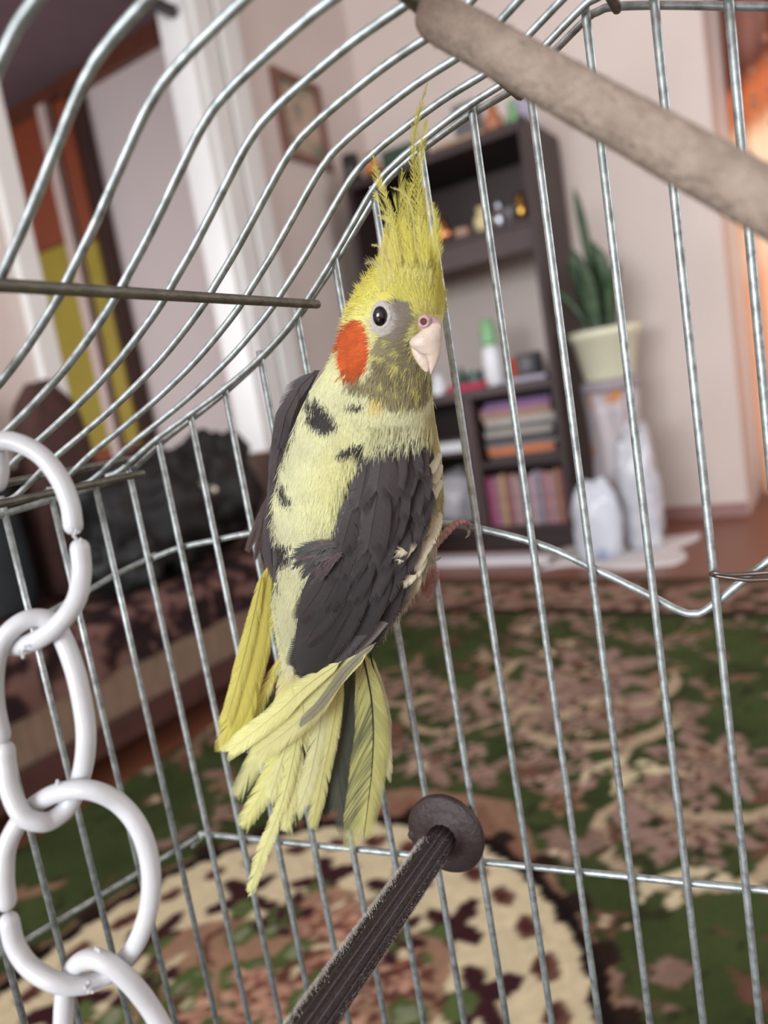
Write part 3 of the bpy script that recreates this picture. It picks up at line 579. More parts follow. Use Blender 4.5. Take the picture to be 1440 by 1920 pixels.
for u, w in ((.0, .02), (.43, .02), (.0, .41), (.43, .41)): MB().lathe(tc0+UD*u+NN*w+Z*.0125, [(.014, 0), (.016, .01), (.02, zt_-.0435), (.01, zt_-.0432)], 12).build('leg', M_oak, tb)
# bent wire clip at the right
M_clip = mat('rusty_clip', (116, 104, 98), .4, .8, var=.2, vscale=200)
cp = [onpanel(*p, o) for p, o in (((1480, 1070), .004), ((1440, 1073), .004), ((1400, 1076), .004), ((1365, 1077), .005), ((1342, 1074), .006), ((1333, 1076), .004), ((1342, 1079), .0025), ((1370, 1083), .0035), ((1400, 1087), .0035), ((1440, 1086), .003), ((1480, 1084), .003))]
tag(MB().tube(cat(cp, 50), .0008, 8, True).build('wire_clip', M_clip, None, origin=cp[5]), 'thin bent wire clip hooked round a cage bar at right', 'clip')

# ------------------------------------------------------------------ perches
M_perch = mat('weathered_dowel', (144, 129, 118), .85, col2=(166, 151, 139), vscale=190, bump=.9, bscale=500, spec=.15)
M_perch2 = mat('dark_perch_plastic', (52, 39, 39), .55, var=.15, vscale=120, bump=.3, bscale=500)
A = atD(800, 22, .176); B = atD(1480, 402, .129); B2 = B+(B-A)*.9
mb = MB(); ax = (B2-A)/np.linalg.norm(B2-A); u = np.cross(ax, Z); u /= np.linalg.norm(u); w = np.cross(ax, u); ang = np.arange(48)/48*2*math.pi; rings = []
Lp = np.linalg.norm(B2-A)
for t in np.linspace(0, 1, 120):
    s = t*Lp; rr = .0053*min(1, (max(s, .00001)/.0022)**.35); rr = max(rr, .0030)
    rad = rr*(1+.018*np.array([mnoise.noise(Vector((math.cos(q)*2, math.sin(q)*2, s*60))) for q in ang])+.022*np.array([mnoise.noise(Vector((math.cos(q)*9, math.sin(q)*9, s*160+9))) for q in ang]))
    rings.append(A+ax*s+rad[:, None]*(np.cos(ang)[:, None]*u+np.sin(ang)[:, None]*w))
mb.loft(rings)
ptop = thing('wooden_perch', A, 'pale weathered wooden dowel perch across the top right corner', 'perch')
mb.build('dowel', M_perch, ptop)
# fibres torn from the dowel's surface
fb = MB()
for i in range(2600):
    s = rng.uniform(.02, 1)*Lp; q = rng.uniform(0, 6.28); d = np.cos(q)*u+np.sin(q)*w; p = A+ax*s+d*.0052; e = p+ax*rng.uniform(-.002, .002)+d*rng.uniform(.0003, .0011)+np.cross(ax, d)*rng.uniform(-.0008, .0008); sd = np.cross(d, ax)*.00012
    fb.add([p-sd, p+sd, e], [(0, 1, 2)])
ob = fb.build('wood_fibres', mat('pale_fibre', (184, 170, 158), .9), ptop); ob['kind'] = 'stuff'

DC = onpanel(836, 1562, .004); PE = atD(582, 1926, .214); PX_ = (PE-DC)/np.linalg.norm(PE-DC)
lp = thing('plastic_perch', DC, 'dark brown ribbed plastic perch with round end disc clipped to the bars', 'perch')
mb = MB(); ax = PX_; u = np.cross(ax, Z); u /= np.linalg.norm(u); w = np.cross(ax, u); nn_ = 120; ang = np.arange(nn_)/nn_*2*math.pi
ridge = .0058*(1-.13*np.maximum(0, np.cos(ang*13))**6+.03*np.cos(ang*26))
rings = [DC+ax*s+(ridge*k)[:, None]*(np.cos(ang)[:, None]*u+np.sin(ang)[:, None]*w) for s, k in ((.002, 1), (.01, 1), (.05, 1), (.10, 1.0), (.158, 1.0), (.1595, .8), (.16, .3))]
gr = (np.maximum(0, np.cos(ang*13)) > .965); rc_ = np.where(gr[:, None], lin((128, 118, 114)), lin((50, 41, 43)))*(.85+.3*vnoise(ang*9, ang*0, 1, 5))[:, None]
mb.loft(rings, True, np.tile(rc_, (len(rings), 1))); mb.build('rod', vmat('ribbed_perch', .5, .35, bump=.4, bscale=700), lp, colours=True)
MB().lathe(DC, [(.002, -.0025), (.0150, -.0025), (.0166, -.0010), (.0168, .0008), (.0160, .0018), (.011, .0024), (.0078, .0027), (.0072, .0036), (.004, .0038)], 48, axis=PX_).build('end_disc', M_perch2, lp)
MB().lathe(DC+u*.0150+w*.002, [(.001, -.004), (.002, -.004), (.002, .002), (.001, .002)], 10, axis=PX_).build('locking_lug', M_perch2, lp)
fb = MB()
for i in range(9000):
    upw = w if w[2] > 0 else -w; rightw = u if u@CR > 0 else -u
    q = (math.radians(-44+rng.normal(0, 15)) if rng.uniform() < .72 else math.radians(118+rng.normal(0, 16)))
    s = .012+.146*rng.uniform(0, 1)**.8; side = q < .6
    d = upw*math.cos(q)+rightw*math.sin(q)
    p = DC+ax*s+d*.0059; l = rng.uniform(.0004, .0016)*(1 if side else .7); e = p+d*l+ax*rng.uniform(-.0006, .0012)+np.cross(ax, d)*rng.uniform(-.0005, .0005); sd = np.cross(d, ax)*.00007
    fb.add([p-sd, p+sd, e], [(0, 1, 2)])
ob = fb.build('fluff', mat('dusty_fluff', (196, 190, 184), .95), lp); ob['kind'] = 'stuff'

# ------------------------------------------------------------------ plastic chain
M_chain = mat('white_chain_plastic', (205, 208, 213), .35, var=.02, vscale=30, bump=.08, bscale=250, spec=.5)
DCH = .192; RL = .0025
links = {
 'A': (135, [(137, 985, 0), (131, 945, 0), (113, 900, 0), (80, 857, 0), (38, 832, 0), (0, 827, 0), (-38, 845, 0), (-65, 900, 0), (-78, 980, 0), (-72, 1080, 0), (-52, 1150, 2), (-12, 1203, 3), (32, 1212, 2.2), (75, 1197, -1), (115, 1165, -3), (143, 1125, -2), (153, 1075, 0), (150, 1028, 0)]),
 'B': (0, [(1, 1378, 0), (-10, 1320, 0), (-10, 1255, 0), (6, 1200, -1.2), (42, 1166, -.4), (80, 1160, 1.5), (110, 1182, 2.2), (140, 1255, 0), (158, 1340, 0), (161, 1400, 0), (152, 1455, 2.2), (130, 1508, 2.6), (100, 1536, .5), (72, 1541, -2), (42, 1528, -3), (20, 1485, -2), (12, 1435, 0), (10, 1408, 0)]),
 'C': (0, [(12, 1690, 0), (8, 1640, 0), (14, 1585, 1), (46, 1528, 2.6), (90, 1494, 1), (135, 1481, -2), (180, 1484, -2), (225, 1508, 0), (260, 1552, 0), (280, 1612, 0), (283, 1675, 0), (270, 1735, 1), (243, 1788, 2.4), (200, 1828, 2.5), (150, 1846, -.5), (100, 1840, -2.5), (55, 1812, -1), (28, 1772, 0), (17, 1728, 0)]),
 'D': (0, [(118, 1925, 2), (122, 1862, 2.2), (135, 1820, 1.5), (160, 1799, -.6), (195, 1803, -2.4), (240, 1838, -2), (282, 1890, 0), (315, 1955, 0), (325, 2040, 0), (290, 2110, 0), (220, 2130, 0), (150, 2090, 0), (122, 2000, 0)]),
 'Z': (0, [(-6, 905, 1.5), (-2, 880, 2.4), (-10, 835, 2.5), (-40, 790, 0), (-60, 700, 0), (-130, 640, 0), (-200, 700, 0), (-200, 800, 0), (-130, 900, 0), (-60, 940, 0)]),
}
chain_top = atD(-40, 640, DCH)
ch = thing('plastic_chain', chain_top, 'white plastic toy chain of open links hanging at the left', 'chain')
hook = [chain_top, atD(-60, 560, DCH), atD(-60, 430, .19)]
M_burr = M_chain
for nm in 'ZABCD':
    _, pts = links[nm]
    P = np.array([atD(x, y, DCH+dz*.001) for x, y, dz in pts])
    P = cat(P, 130)
    lk = MB().tube(P, RL, 18, True).build('chain_link', M_chain, ch)
for x, y in ((44, 1224), (214-100, 1474), (183, 1786), (140, 1003), (167, 1852)):
    c = atD(x, y, DCH-.0025); 
    fb = MB()
    for i in range(7):
        d = rng.normal(size=3)*.0007; fb.lathe(c+d-Z*.0004, [(.0001, 0), (.0004, .0002), (.0005, .0005), (.0003, .0008), (.0001, .0009)], 8)
    fb.build('moulding_burr', M_burr, ch)

# ------------------------------------------------------------------ cockatiel
BQ = .034        # the bird's axis lies this far in front of the bars
rows = np.array([  # y, left, right of the torso and head where they meet the view
 (474, 757, 792), (482, 732, 812), (496, 712, 825), (515, 697, 828), (540, 681, 831), (570, 663, 833), (600, 650, 832), (630, 641, 822), (660, 632, 814), (690, 612, 809),
 (715, 592, 809), (740, 577, 811), (780, 558, 815), (820, 541, 822), (860, 528, 829), (900, 518, 831), (940, 512, 831), (980, 511, 826), (1020, 512, 818), (1060, 512, 802),
 (1100, 513, 780), (1150, 517, 744), (1200, 526, 702), (1240, 538, 655), (1268, 556, 612), (1276, 570, 596)], float)
def xl(y): return np.interp(y, rows[:, 0], rows[:, 1])
def xr(y): return np.interp(y, rows[:, 0], rows[:, 2])
_yy = np.linspace(474, 1276, 240); _sm = lambda v: np.convolve(np.pad(v, 6, mode='edge'), np.ones(13)/13, 'valid')
_L = _sm(xl(_yy)); _R = _sm(xr(_yy)); _L[:6] = xl(_yy[:6]); _R[:6] = xr(_yy[:6])
def secl(y): return np.interp(y, _yy, _L)
def secr(y): return np.interp(y, _yy, _R)
def bdepth(y):   # half depth of the body from front to back
    a = (secr(y)-secl(y))/2*.272/FPX
    k = np.interp(y, [474, 600, 700, 850, 1000, 1150, 1276], [.8, .86, .82, .78, .8, .72, .55])
    return np.minimum(a*k, .0262)
def dcent(x, y):
    P = onpanel(x, y, BQ); return (P-O)@FWD
def S(x, y, lift=0.0):   # point on the bird's front surface seen at (x, y), raised by lift
    x = np.asarray(x, float); y = np.asarray(y, float); yc = np.clip(y, 474, 1276)
    l, r = secl(yc), secr(yc); xc = (l+r)/2; a = (r-l)/2
    s = np.clip(1-((x-xc)/np.maximum(a, 1))**2, 0, 1)
    s = np.where((y < 474) | (y > 1276), 0, s)
    D = dcent(xc, y)-bdepth(yc)*np.sqrt(s)-lift
    return atD(x, y, D)

# ---- the coat: patches of the bird's own colours
YEL = np.array(lin((226, 220, 122))); PALE = np.array(lin((225, 226, 188))); MIDY = np.array(lin((222, 219, 156))); GREY = np.array(lin((72, 68, 68))); DGREY = np.array(lin((58, 55, 56)))
OLIVE = np.array(lin((154, 147, 116))); ORANGE = np.array(lin((206, 100, 56))); LORE = np.array(lin((152, 143, 132))); WHITE = np.array(lin((226, 222, 206)))
P_FACE = [(740, 568), (775, 575), (785, 600), (772, 622), (768, 648), (776, 672), (796, 694), (806, 700), (808, 722), (800, 742), (772, 750), (740, 754), (716, 738), (690, 724), (655, 716), (650, 700), (690, 700), (702, 684), (700, 660), (712, 636), (726, 622), (742, 610)]
P_DARKFACE = [(738, 566), (772, 572), (778, 590), (768, 612), (752, 634), (735, 632), (744, 606)]
P_GREYS = [[(574, 738), (596, 738), (616, 752), (632, 768), (630, 786), (612, 798), (598, 786), (580, 778)], [(655, 742), (668, 736), (684, 745), (676, 758), (658, 752)],
 [(632, 834), (644, 822), (668, 816), (692, 822), (690, 834), (660, 838), (640, 842)], [(526, 884), (538, 898), (548, 926), (540, 938), (530, 918), (522, 905)],
 [(510, 990), (546, 1010), (549, 1046), (526, 1052), (514, 1030)]]
P_WING = [(742, 838), (790, 815), (815, 835), (818, 870), (808, 880), (816, 920), (806, 950), (814, 985), (785, 1000), (792, 1040), (775, 1075), (750, 1095), (762, 1110), (740, 1150), (690, 1210), (640, 1250), (572, 1276), (548, 1255), (560, 1150), (560, 1110), (585, 1060), (600, 1022), (622, 1000), (640, 965), (645, 922), (662, 882), (690, 850), (720, 836)]
P_LWING = [(590, 696), (515, 770), (503, 874), (490, 975), (500, 1090), (522, 1093), (527, 1022), (513, 987), (511, 938), (524, 874), (546, 819), (569, 741)]
P_ORANGEY = [(692, 728), (720, 738), (722, 752), (700, 758)]
def coat(x, y, rnd):
    x = np.asarray(x, float); y = np.asarray(y, float); n = vnoise(x, y, 1/26., 31); n2 = vnoise(x, y, 1/9., 32)
    k = np.clip((y-560)/150, 0, 1)[..., None]; c = YEL*(1-k)+PALE*k
    mid = np.exp(-(((x-(640-(y-850)*.25))/52)**2+((y-880)/120)**2))[..., None]*.65; c = c*(1-mid)+MIDY*mid
    w = np.clip((y-960)/80, 0, 1)*np.clip((1060-y)/40, 0, 1); c = c*(1-.35*w[..., None])+WHITE*.35*w[..., None]
    c = c*(.9+.2*n[..., None])
    m = (x > 800) & (y > 760) & (y < 985); c[m] = lin((200, 192, 146))*(.85+.3*n[m][..., None]); m = (x > 735) & (y > 985) & (x-735 > (1100-y)*.0) & (y < 1240); c[m] = lin((204, 198, 176))
    f = inpoly(x, y, P_FACE); ol = f & (n2 > .30); c[f & ~ol] = lin((206, 202, 128)); c[ol] = OLIVE*(.8+.4*n[ol][..., None])
    g = inpoly(x, y, P_DARKFACE); c[g] = LORE*(.8+.4*n[g][..., None])
    m = inpoly(x, y, P_ORANGEY); c[m] = lin((228, 212, 140))
    e = ((x-724)/26)**2+((y-598)/28)**2 < 1; c[e] = lin((198, 192, 186))
    ang = -.12; ex, ey = (x-668)*math.cos(ang)-(y-650)*math.sin(ang), (x-668)*math.sin(ang)+(y-650)*math.cos(ang)
    o = (ex/32)**2+(ey/52)**2 < 1; c[o] = ORANGE*(.72+.5*n2[o][..., None]); o2 = o & (y > 686); c[o2] = .55*c[o2]+.45*lin((160, 92, 56))
    for p in P_GREYS: m = inpoly(x+14*(n2-.5), y+16*(n-.5), p) & (n2 > .16); c[m] = GREY*(.85+.5*n2[m][..., None])
    m = inpoly(x, y, P_WING); c[m] = GREY*(.85+.25*n[m][..., None])
    m = inpoly(x, y, P_LWING); c[m] = GREY*(.9+.2*n[m][..., None])
    return c
ROOT = onpanel(815, 1050, .006)
bird = thing('cockatiel', ROOT, 'pied cockatiel with tall yellow crest and orange cheek clinging to the bars', 'bird')
M_coat = vmat('plumage_base', .85, .1, sheen=.15); M_feather = vmat('feather_vane', .7, .18, transl=.28); M_wingf = vmat('wing_vane', .62, .3)
bm_ = MB(); rings = []; cols = []; nseg = 72; th = np.arange(nseg)/nseg*2*math.pi
for y in _yy:
    l, r = secl(y), secr(y); xc, a = (l+r)/2, (r-l)/2; Dc = float(dcent(np.array(xc), np.array(y))); b = float(bdepth(y))
    rings.append(atD(xc+a*np.cos(th), y+0*th, Dc-b*np.sin(th)))
    cx_ = xc+a*np.cos(th); front = np.sin(th) > -.25; cc_ = coat(cx_, 0*cx_+y, 0); bl = PALE if y > 640 else YEL
    cc_[~front] = bl*.95 if y > 640 else cc_[~front]; cols.append(cc_)
bm_.loft(rings, True, np.concatenate(cols)); bm_.build('body', M_coat, bird, colours=True)

# ---- soft plumage: fine barbs lying over the body
def flow(x, y):
    u = np.full(x.shape, -.16); v = np.ones(x.shape)
    dx, dy = x-812, y-612; d = np.hypot(dx, dy)+1e-6; k = np.clip((730-y)/90, 0, 1); k2 = k
    hu, hv = dx/d, dy/d
    cr = np.clip((585-y)/60, 0, 1); hu = hu*(1-cr)+cr*(-.25+(x-770)*.004); hv = hv*(1-cr)-cr
    u = u*(1-k2)+hu*k2; v = v*(1-k2)+hv*k2; n = np.hypot(u, v)+1e-6; return u/n, v/n
def plumage(n, keep, length, wid, lift, seed, jit=5, colmul=1.0):
    r = np.random.default_rng(seed); y = r.uniform(480, 1262, n*8); x = r.uniform(500, 840, n*8); ok = (x > secl(y)+1) & (x < secr(y)-1) & keep(x, y); x, y = x[ok][:n], y[ok][:n]; n = len(x)
    c = coat(x+r.normal(0, jit, n)*.7, y-np.abs(r.normal(0, jit, n))*.6, 0)*(1+r.normal(0, .07, n))[:, None]
    u, v = flow(x, y); an = r.normal(0, .16, n); u, v = u*np.cos(an)-v*np.sin(an), u*np.sin(an)+v*np.cos(an)
    ln = length*r.uniform(.6, 1.25, n); lf = lift*r.uniform(.4, 1.6, n); pts = []
    for t, w, h in ((0, .7, -.15), (.35, 1, .5), (.72, .75, .85), (1, .08, 1.0)):
        bx, by = x+u*ln*t, y+v*ln*t; c0 = S(bx, by, lf*h); pts.append((c0, w))
    V = []; side = CR[None]*(-v)[:, None]*-1+CU[None]*(u)[:, None]; side = CR[None]*v[:, None]+CU[None]*u[:, None]
    for c0, w in pts: V += [c0-side*wid*w/2, c0+side*wid*w/2]
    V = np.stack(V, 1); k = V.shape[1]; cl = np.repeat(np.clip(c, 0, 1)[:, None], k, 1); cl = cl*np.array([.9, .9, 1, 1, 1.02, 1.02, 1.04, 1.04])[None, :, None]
    idx = np.arange(n)[:, None]*k; F = np.concatenate([idx+np.array(q)[None] for q in ((0, 1, 3, 2), (2, 3, 5, 4), (4, 5, 7, 6))])
    return V.reshape(-1, 3), F, np.clip(cl, 0, 1).reshape(-1, 3)
notwing = lambda x, y: ~(inpoly(x, y, P_WING) | inpoly(x, y, P_LWING)) & ~(((x-716)/19)**2+((y-594)/20)**2 < 1) & ~inpoly(x, y, [(786, 598), (800, 592), (832, 592), (832, 640), (824, 690), (806, 702), (786, 690), (768, 656), (768, 638), (786, 622)])
head = lambda x, y: notwing(x, y) & (y < 740)
torso = lambda x, y: notwing(x, y) & (y > 690)
mb = MB()
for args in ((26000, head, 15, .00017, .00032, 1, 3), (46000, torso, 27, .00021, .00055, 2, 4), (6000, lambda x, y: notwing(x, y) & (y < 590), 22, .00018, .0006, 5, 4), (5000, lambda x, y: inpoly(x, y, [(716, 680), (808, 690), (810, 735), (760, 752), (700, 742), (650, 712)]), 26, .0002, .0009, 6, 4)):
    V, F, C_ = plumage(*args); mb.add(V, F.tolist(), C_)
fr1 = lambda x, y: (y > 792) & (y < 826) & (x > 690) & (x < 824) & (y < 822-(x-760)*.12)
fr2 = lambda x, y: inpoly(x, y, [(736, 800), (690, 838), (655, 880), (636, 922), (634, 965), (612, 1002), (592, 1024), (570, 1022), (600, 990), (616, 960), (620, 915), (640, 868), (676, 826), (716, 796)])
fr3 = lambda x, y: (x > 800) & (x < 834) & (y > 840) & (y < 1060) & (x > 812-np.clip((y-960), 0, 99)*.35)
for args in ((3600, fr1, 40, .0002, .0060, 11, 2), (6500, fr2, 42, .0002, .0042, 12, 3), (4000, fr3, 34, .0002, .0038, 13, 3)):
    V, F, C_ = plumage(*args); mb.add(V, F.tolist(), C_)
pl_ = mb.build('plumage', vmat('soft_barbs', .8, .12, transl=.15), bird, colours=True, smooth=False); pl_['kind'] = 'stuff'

# ---- a single feather: a shaft with separate barbs to both sides
def feather(name, parent, P3, wl, wr, colfn, nb=46, ragged=.15, m=None, shaft=None, sr=.00022, camber=.10, ang=.62, seed=0, tip=.55, Nrm=None, fuzz=0.0, rnd=False, bwk=1.0):
    r = np.random.default_rng(seed); P = cat(P3, 40); T = np.gradient(P, axis=0); T /= np.linalg.norm(T, axis=1)[:, None]; s_ = np.linspace(0, 1, 40)
    Nv = O-P.mean(0); Nv = Nv/np.linalg.norm(Nv); Nv = Nv if Nrm is None else Nrm
    Ln = np.sum(np.linalg.norm(np.diff(P, axis=0), axis=1)); mb = MB()
    def at(s): s = np.clip(s, 0, 1); return np.array([np.interp(s, s_, P[:, k]) for k in range(3)]), np.array([np.interp(s, s_, T[:, k]) for k in range(3)])
    for side, wf in ((1, wl), (-1, wr)):
        clump = 0.0; cl_len = 1.0
        for i in range(nb):
            s = .02+.98*i/(nb-1)
            if r.uniform() < .10: clump = r.normal(0, ragged); cl_len = 1-abs(r.normal(0, ragged))*.6
            w = wf*(np.interp(s, [0, .12, .35, .75, .9, 1], [.35, .75, 1, .95, tip+.15, .12]))*cl_len*(1+r.normal(0, ragged*.25))
            if rnd: w = wf*cl_len*(1+r.normal(0, ragged*.25))*float(np.interp(s, [0, .15, .4, .62], [.5, .85, 1, 1]))*math.sqrt(max(.02, 1-max(0, (s-.62)/.385)**2.6))
            a_ = ang*(1-.55*max(0, (s-.8)/.2))+clump*.5+r.normal(0, ragged*.12)
            p, t = at(s*.97); sd = np.cross(t, Nv); sd /= np.linalg.norm(sd); sd = sd*side
            d = sd*math.sin(a_)+t*math.cos(a_); L = w/max(math.sin(a_), .25)
            bw = Ln/nb*1.35*.5*bwk
            q0 = p; q1 = p+d*L*.55-Nv*camber*w*.35+t*0; q2 = p+d*L-Nv*camber*w+t*L*.10
            if fuzz: q2 = q2+r.normal(0, fuzz, 3); q1 = q1+r.normal(0, fuzz*.5, 3)
            e = t*bw
            c0, c1, c2 = (np.clip(colfn(s, side, f, r), 0, 1) for f in (0., .55, 1.))
            mb.add([q0-e, q0+e, q1-e*.95, q1+e*.95, q2-e*.35, q2+e*.35], [(0, 1, 3, 2), (2, 3, 5, 4)], [c0, c0, c1, c1, c2, c2])
    if sr:
        rr = sr*np.linspace(1, .25, 40); sc = shaft if shaft is not None else colfn(.5, 0, 0, r)
        mb.tube(P+Nv*.00008, rr, 5, c=np.asarray(sc))
    return mb.build(name, m or M_feather, parent, colours=True, smooth=False)
def cflat(c, v=.06, edge=None, tipc=None, ek=.75):
    c = np.asarray(lin(c)); e = None if edge is None else np.asarray(lin(edge)); tc = None if tipc is None else np.asarray(lin(tipc))
    def f(s, side, q, r):
        o = c*(1+r.normal(0, v))
        if e is not None and q > ek: o = e
        if tc is not None: k = np.clip((s-.55)/.45, 0, 1); o = o*(1-k)+tc*k
        return o
    return f
def Tp(pts, off): return [onpanel(x, y, (off if np.isscalar(off) else o)) for (x, y), o in zip(pts, off if not np.isscalar(off) else [0]*len(pts))]
def pxm(w, D=.30): return w*D/FPX

# ---- right wing: shell with overlapping coverts and flight feathers
wm_ = MB(); nyr, nxr = 46, 16; W_L = [(820, 736), (838, 718), (850, 690), (882, 663), (922, 648), (965, 642), (1000, 626), (1022, 606), (1060, 588), (1110, 566), (1150, 560), (1200, 554), (1240, 550), (1262, 560)]
W_R = [(820, 800), (838, 812), (870, 812), (922, 812), (985, 806), (1000, 788), (1040, 786), (1075, 772), (1110, 758), (1150, 738), (1210, 690), (1250, 640), (1262, 606)]
wl_ = np.array(W_L, float); wr_ = np.array(W_R, float); g_ = []; gc = []
for j, y in enumerate(np.linspace(822, 1262, nyr)):
    a0 = np.interp(y, wl_[:, 0], wl_[:, 1]); a1 = np.interp(y, wr_[:, 0], wr_[:, 1]); t = np.linspace(0, 1, nxr); xx = a0+(a1-a0)*t
    g_.append(S(xx, 0*xx+y, .0012+.0026*np.sqrt(np.clip(4*t*(1-t), 0, 1)))); gc.append(np.tile(DGREY, (nxr, 1)))
wm_.add(np.concatenate(g_), [(j*nxr+i, j*nxr+i+1, (j+1)*nxr+i+1, (j+1)*nxr+i) for j in range(nyr-1) for i in range(nxr-1)], np.concatenate(gc))
wing = wm_.build('wing', M_wingf, bird, colours=True); wing['label'] = 'dark grey near wing folded over the back'
def wingcol(base, v=.07, edge=1.32):
    b = np.asarray(lin(base))
    def f(s, side, q, r):
        o = b*(1+r.normal(0, v)); 
        if q > .9: o = o*edge
        if s > .93: o = o*(1+.2*edge*.5)
        return o
    return f
def SW(pts, lift0, lift1): return [S(np.array(float(x)), np.array(float(y)), lift0+(lift1-lift0)*i/(len(pts)-1)) for i, (x, y) in enumerate(pts)]
k = 0
rw = np.random.default_rng(4)
def wf(p0, p1, w, base=(80, 75, 78), l0=.003, l1=.0042, bend=0, nb=40, ragged=.04, ratio=.5, nm='covert_feather', v=.05, edge=1.3, sr=.00012, tip=.75):
    global k; k += 1
    mx, my = (p0[0]+p1[0])/2+bend, (p0[1]+p1[1])/2
    W = pxm(w, .262); sh = np.asarray(lin(base))*.72
    base = tuple(np.array(base)*(.78 if nm != 'white_covert' else 1)*np.array((1, .975, .95))); feather(nm, wing, SW([p0, (mx, my), p1], l0, l1), W*(1-ratio), W*ratio, wingcol(base, v, edge), nb, ragged, M_wingf, sh*.7, sr, .16, .95, k, tip, None, 0.0, True)
# flight feathers at the wing tip, longest first (lowest layer); grey sheen painted into the pale first one
for p0, p1, w, b in [((752, 1120), (600, 1272), 38, (150, 146, 148)), ((735, 1100), (585, 1277), 42, (96, 92, 98)), ((700, 1080), (570, 1278), 44, (74, 70, 75)), ((670, 1070), (556, 1268), 46, (70, 66, 70)), ((640, 1060), (546, 1250), 48, (76, 72, 75))]: wf(p0, p1, w, b, .0024, .0030, 4, 60, .03, .5, 'flight_feather', sr=.0002)
for p0, p1, w, b in [((752, 1060), (690, 1218), 46, (74, 69, 73)), ((728, 1050), (648, 1222), 56, (70, 66, 70)), ((690, 1060), (612, 1232), 54, (72, 68, 71)), ((655, 1062), (572, 1205), 50, (76, 72, 74)), ((620, 1066), (560, 1160), 44, (80, 75, 77))]: wf(p0, p1, w, b, .0030, .0036, 4, 54, .03, .5, 'flight_feather', sr=.0002)
# rows of coverts, from the trailing rows up to the shoulder so the upper ones lie on top
def covrow(pts, length, w, base, l0, l1, dirn=(-.42, 1), nm='covert_feather', rag=.05):
    d = np.array(dirn)/np.hypot(*dirn)
    for (x, y) in pts:
        L = length*rw.uniform(.88, 1.12); q = d+rw.normal(0, .05, 2); b = tuple(np.array(base)+rw.normal(0, 2.5)); wf((x, y), (x+q[0]*L, y+q[1]*L), w*rw.uniform(.92, 1.1), b, l0, l1, rw.normal(0, 3), 34, rag, .5, nm)
covrow([(776, 1034), (754, 1030), (728, 1028), (700, 1034), (672, 1040), (645, 1046)], 110, 40, (72, 68, 72), .0034, .0042)
covrow([(786, 1000), (766, 990), (742, 984), (718, 986), (694, 992), (668, 1002), (646, 1012)], 84, 38, (76, 72, 76), .0038, .0047)
covrow([(800, 950), (786, 944), (764, 936), (740, 936), (716, 940), (692, 948), (668, 960)], 78, 38, (80, 75, 78), .0041, .0050, (-.34, 1))
covrow([(803, 910), (788, 900), (764, 894), (740, 894), (716, 900), (690, 910), (668, 922)], 70, 36, (78, 73, 77), .0044, .0052, (-.3, 1))
covrow([(800, 868), (780, 858), (758, 856), (736, 860), (712, 866), (690, 880)], 66, 36, (80, 76, 79), .0046, .0055, (-.22, 1))
covrow([(792, 832), (776, 830), (754, 832), (732, 836), (712, 846)], 58, 34, (82, 77, 80), .0042, .0057, (-.12, 1), rag=.08)
wf((716, 832), (706, 920), 60, (84, 79, 81), .0050, .0066, 2, 46, .03); wf((748, 836), (734, 918), 40, (86, 81, 83), .0052, .0070, 2, 46, .03); wf((690, 850), (672, 950), 44, (80, 75, 77), .0048, .0062, 2, 46, .08)
wf((712, 900), (690, 1030), 62, (82, 77, 80), .0052, .0068, 0, 46, .03); wf((668, 930), (640, 1030), 44, (80, 75, 78), .0050, .0062, 0, 46, .06)
# white bars on the folded wing
for p0, p1, w in (((782, 1018), (746, 1036), 24), ((772, 1026), (748, 1050), 18), ((826, 960), (800, 1024), 26), ((812, 1000), (776, 1060), 26), ((800, 1040), (756, 1092), 30), ((786, 1064), (768, 1116), 26), ((826, 850), (806, 886), 16), ((828, 900), (808, 936), 18), ((828, 870), (814, 905), 16)):
    wf(p0, p1, w, (206, 203, 182), .0052, .0060, 0, 34, .16, .5, 'white_covert', edge=1.0, sr=0)
# loose ruffled plume at the inner edge of the wing
for i in range(30):
    a_ = math.radians(rw.uniform(118, 176)); x0, y0 = 645-rw.uniform(0, 40), 1016+rw.uniform(0, 26); L = rw.uniform(45, 92)*(.8 if a_ > 2.6 else 1)
    k += 1; feather('loose_plume', wing, SW([(x0, y0), (x0+L*.5*math.cos(a_), y0+L*.5*math.sin(a_)-3), (x0+L*math.cos(a_), y0+L*math.sin(a_))], .006, .0075), pxm(7, .26), pxm(7, .26), wingcol((76+rw.uniform(-10, 10), 70, 70), .1, 1.3), 22, .5, M_wingf, lin((60, 55, 56)), .0001, .05, .45, k, .3)

# ---- far wing, its edge seen beyond the back
lw = MB(); g_ = []; ys_ = np.linspace(694, 1093, 50)
LWL = np.array([(694, 590), (735, 545), (772, 518), (820, 510), (874, 504), (940, 499), (975, 494), (1029, 498), (1060, 504), (1093, 516)], float); LWR = np.array([(694, 596), (740, 572), (819, 548), (874, 528), (938, 514), (987, 516), (1022, 528), (1060, 524), (1093, 524)], float)
for y in ys_:
    a0 = np.interp(y, LWL[:, 0], LWL[:, 1]); a1 = np.interp(y, LWR[:, 0], LWR[:, 1])+4; t = np.linspace(0, 1, 9); xx = a0+(a1-a0)*t; P = onpanel(xx, 0*xx+y, BQ-.006); dd = (O-P); dd /= np.linalg.norm(dd, axis=1)[:, None]
    g_.append(P+dd*(.0105*np.sqrt(t))[:, None])
lw.add(np.concatenate(g_), [(j*9+i, j*9+i+1, (j+1)*9+i+1, (j+1)*9+i) for j in range(49) for i in range(8)], np.tile(GREY*.85, (450, 1)))
wing2 = lw.build('wing', M_wingf, bird, colours=True); wing2['label'] = 'far wing showing only its dark grey edge'
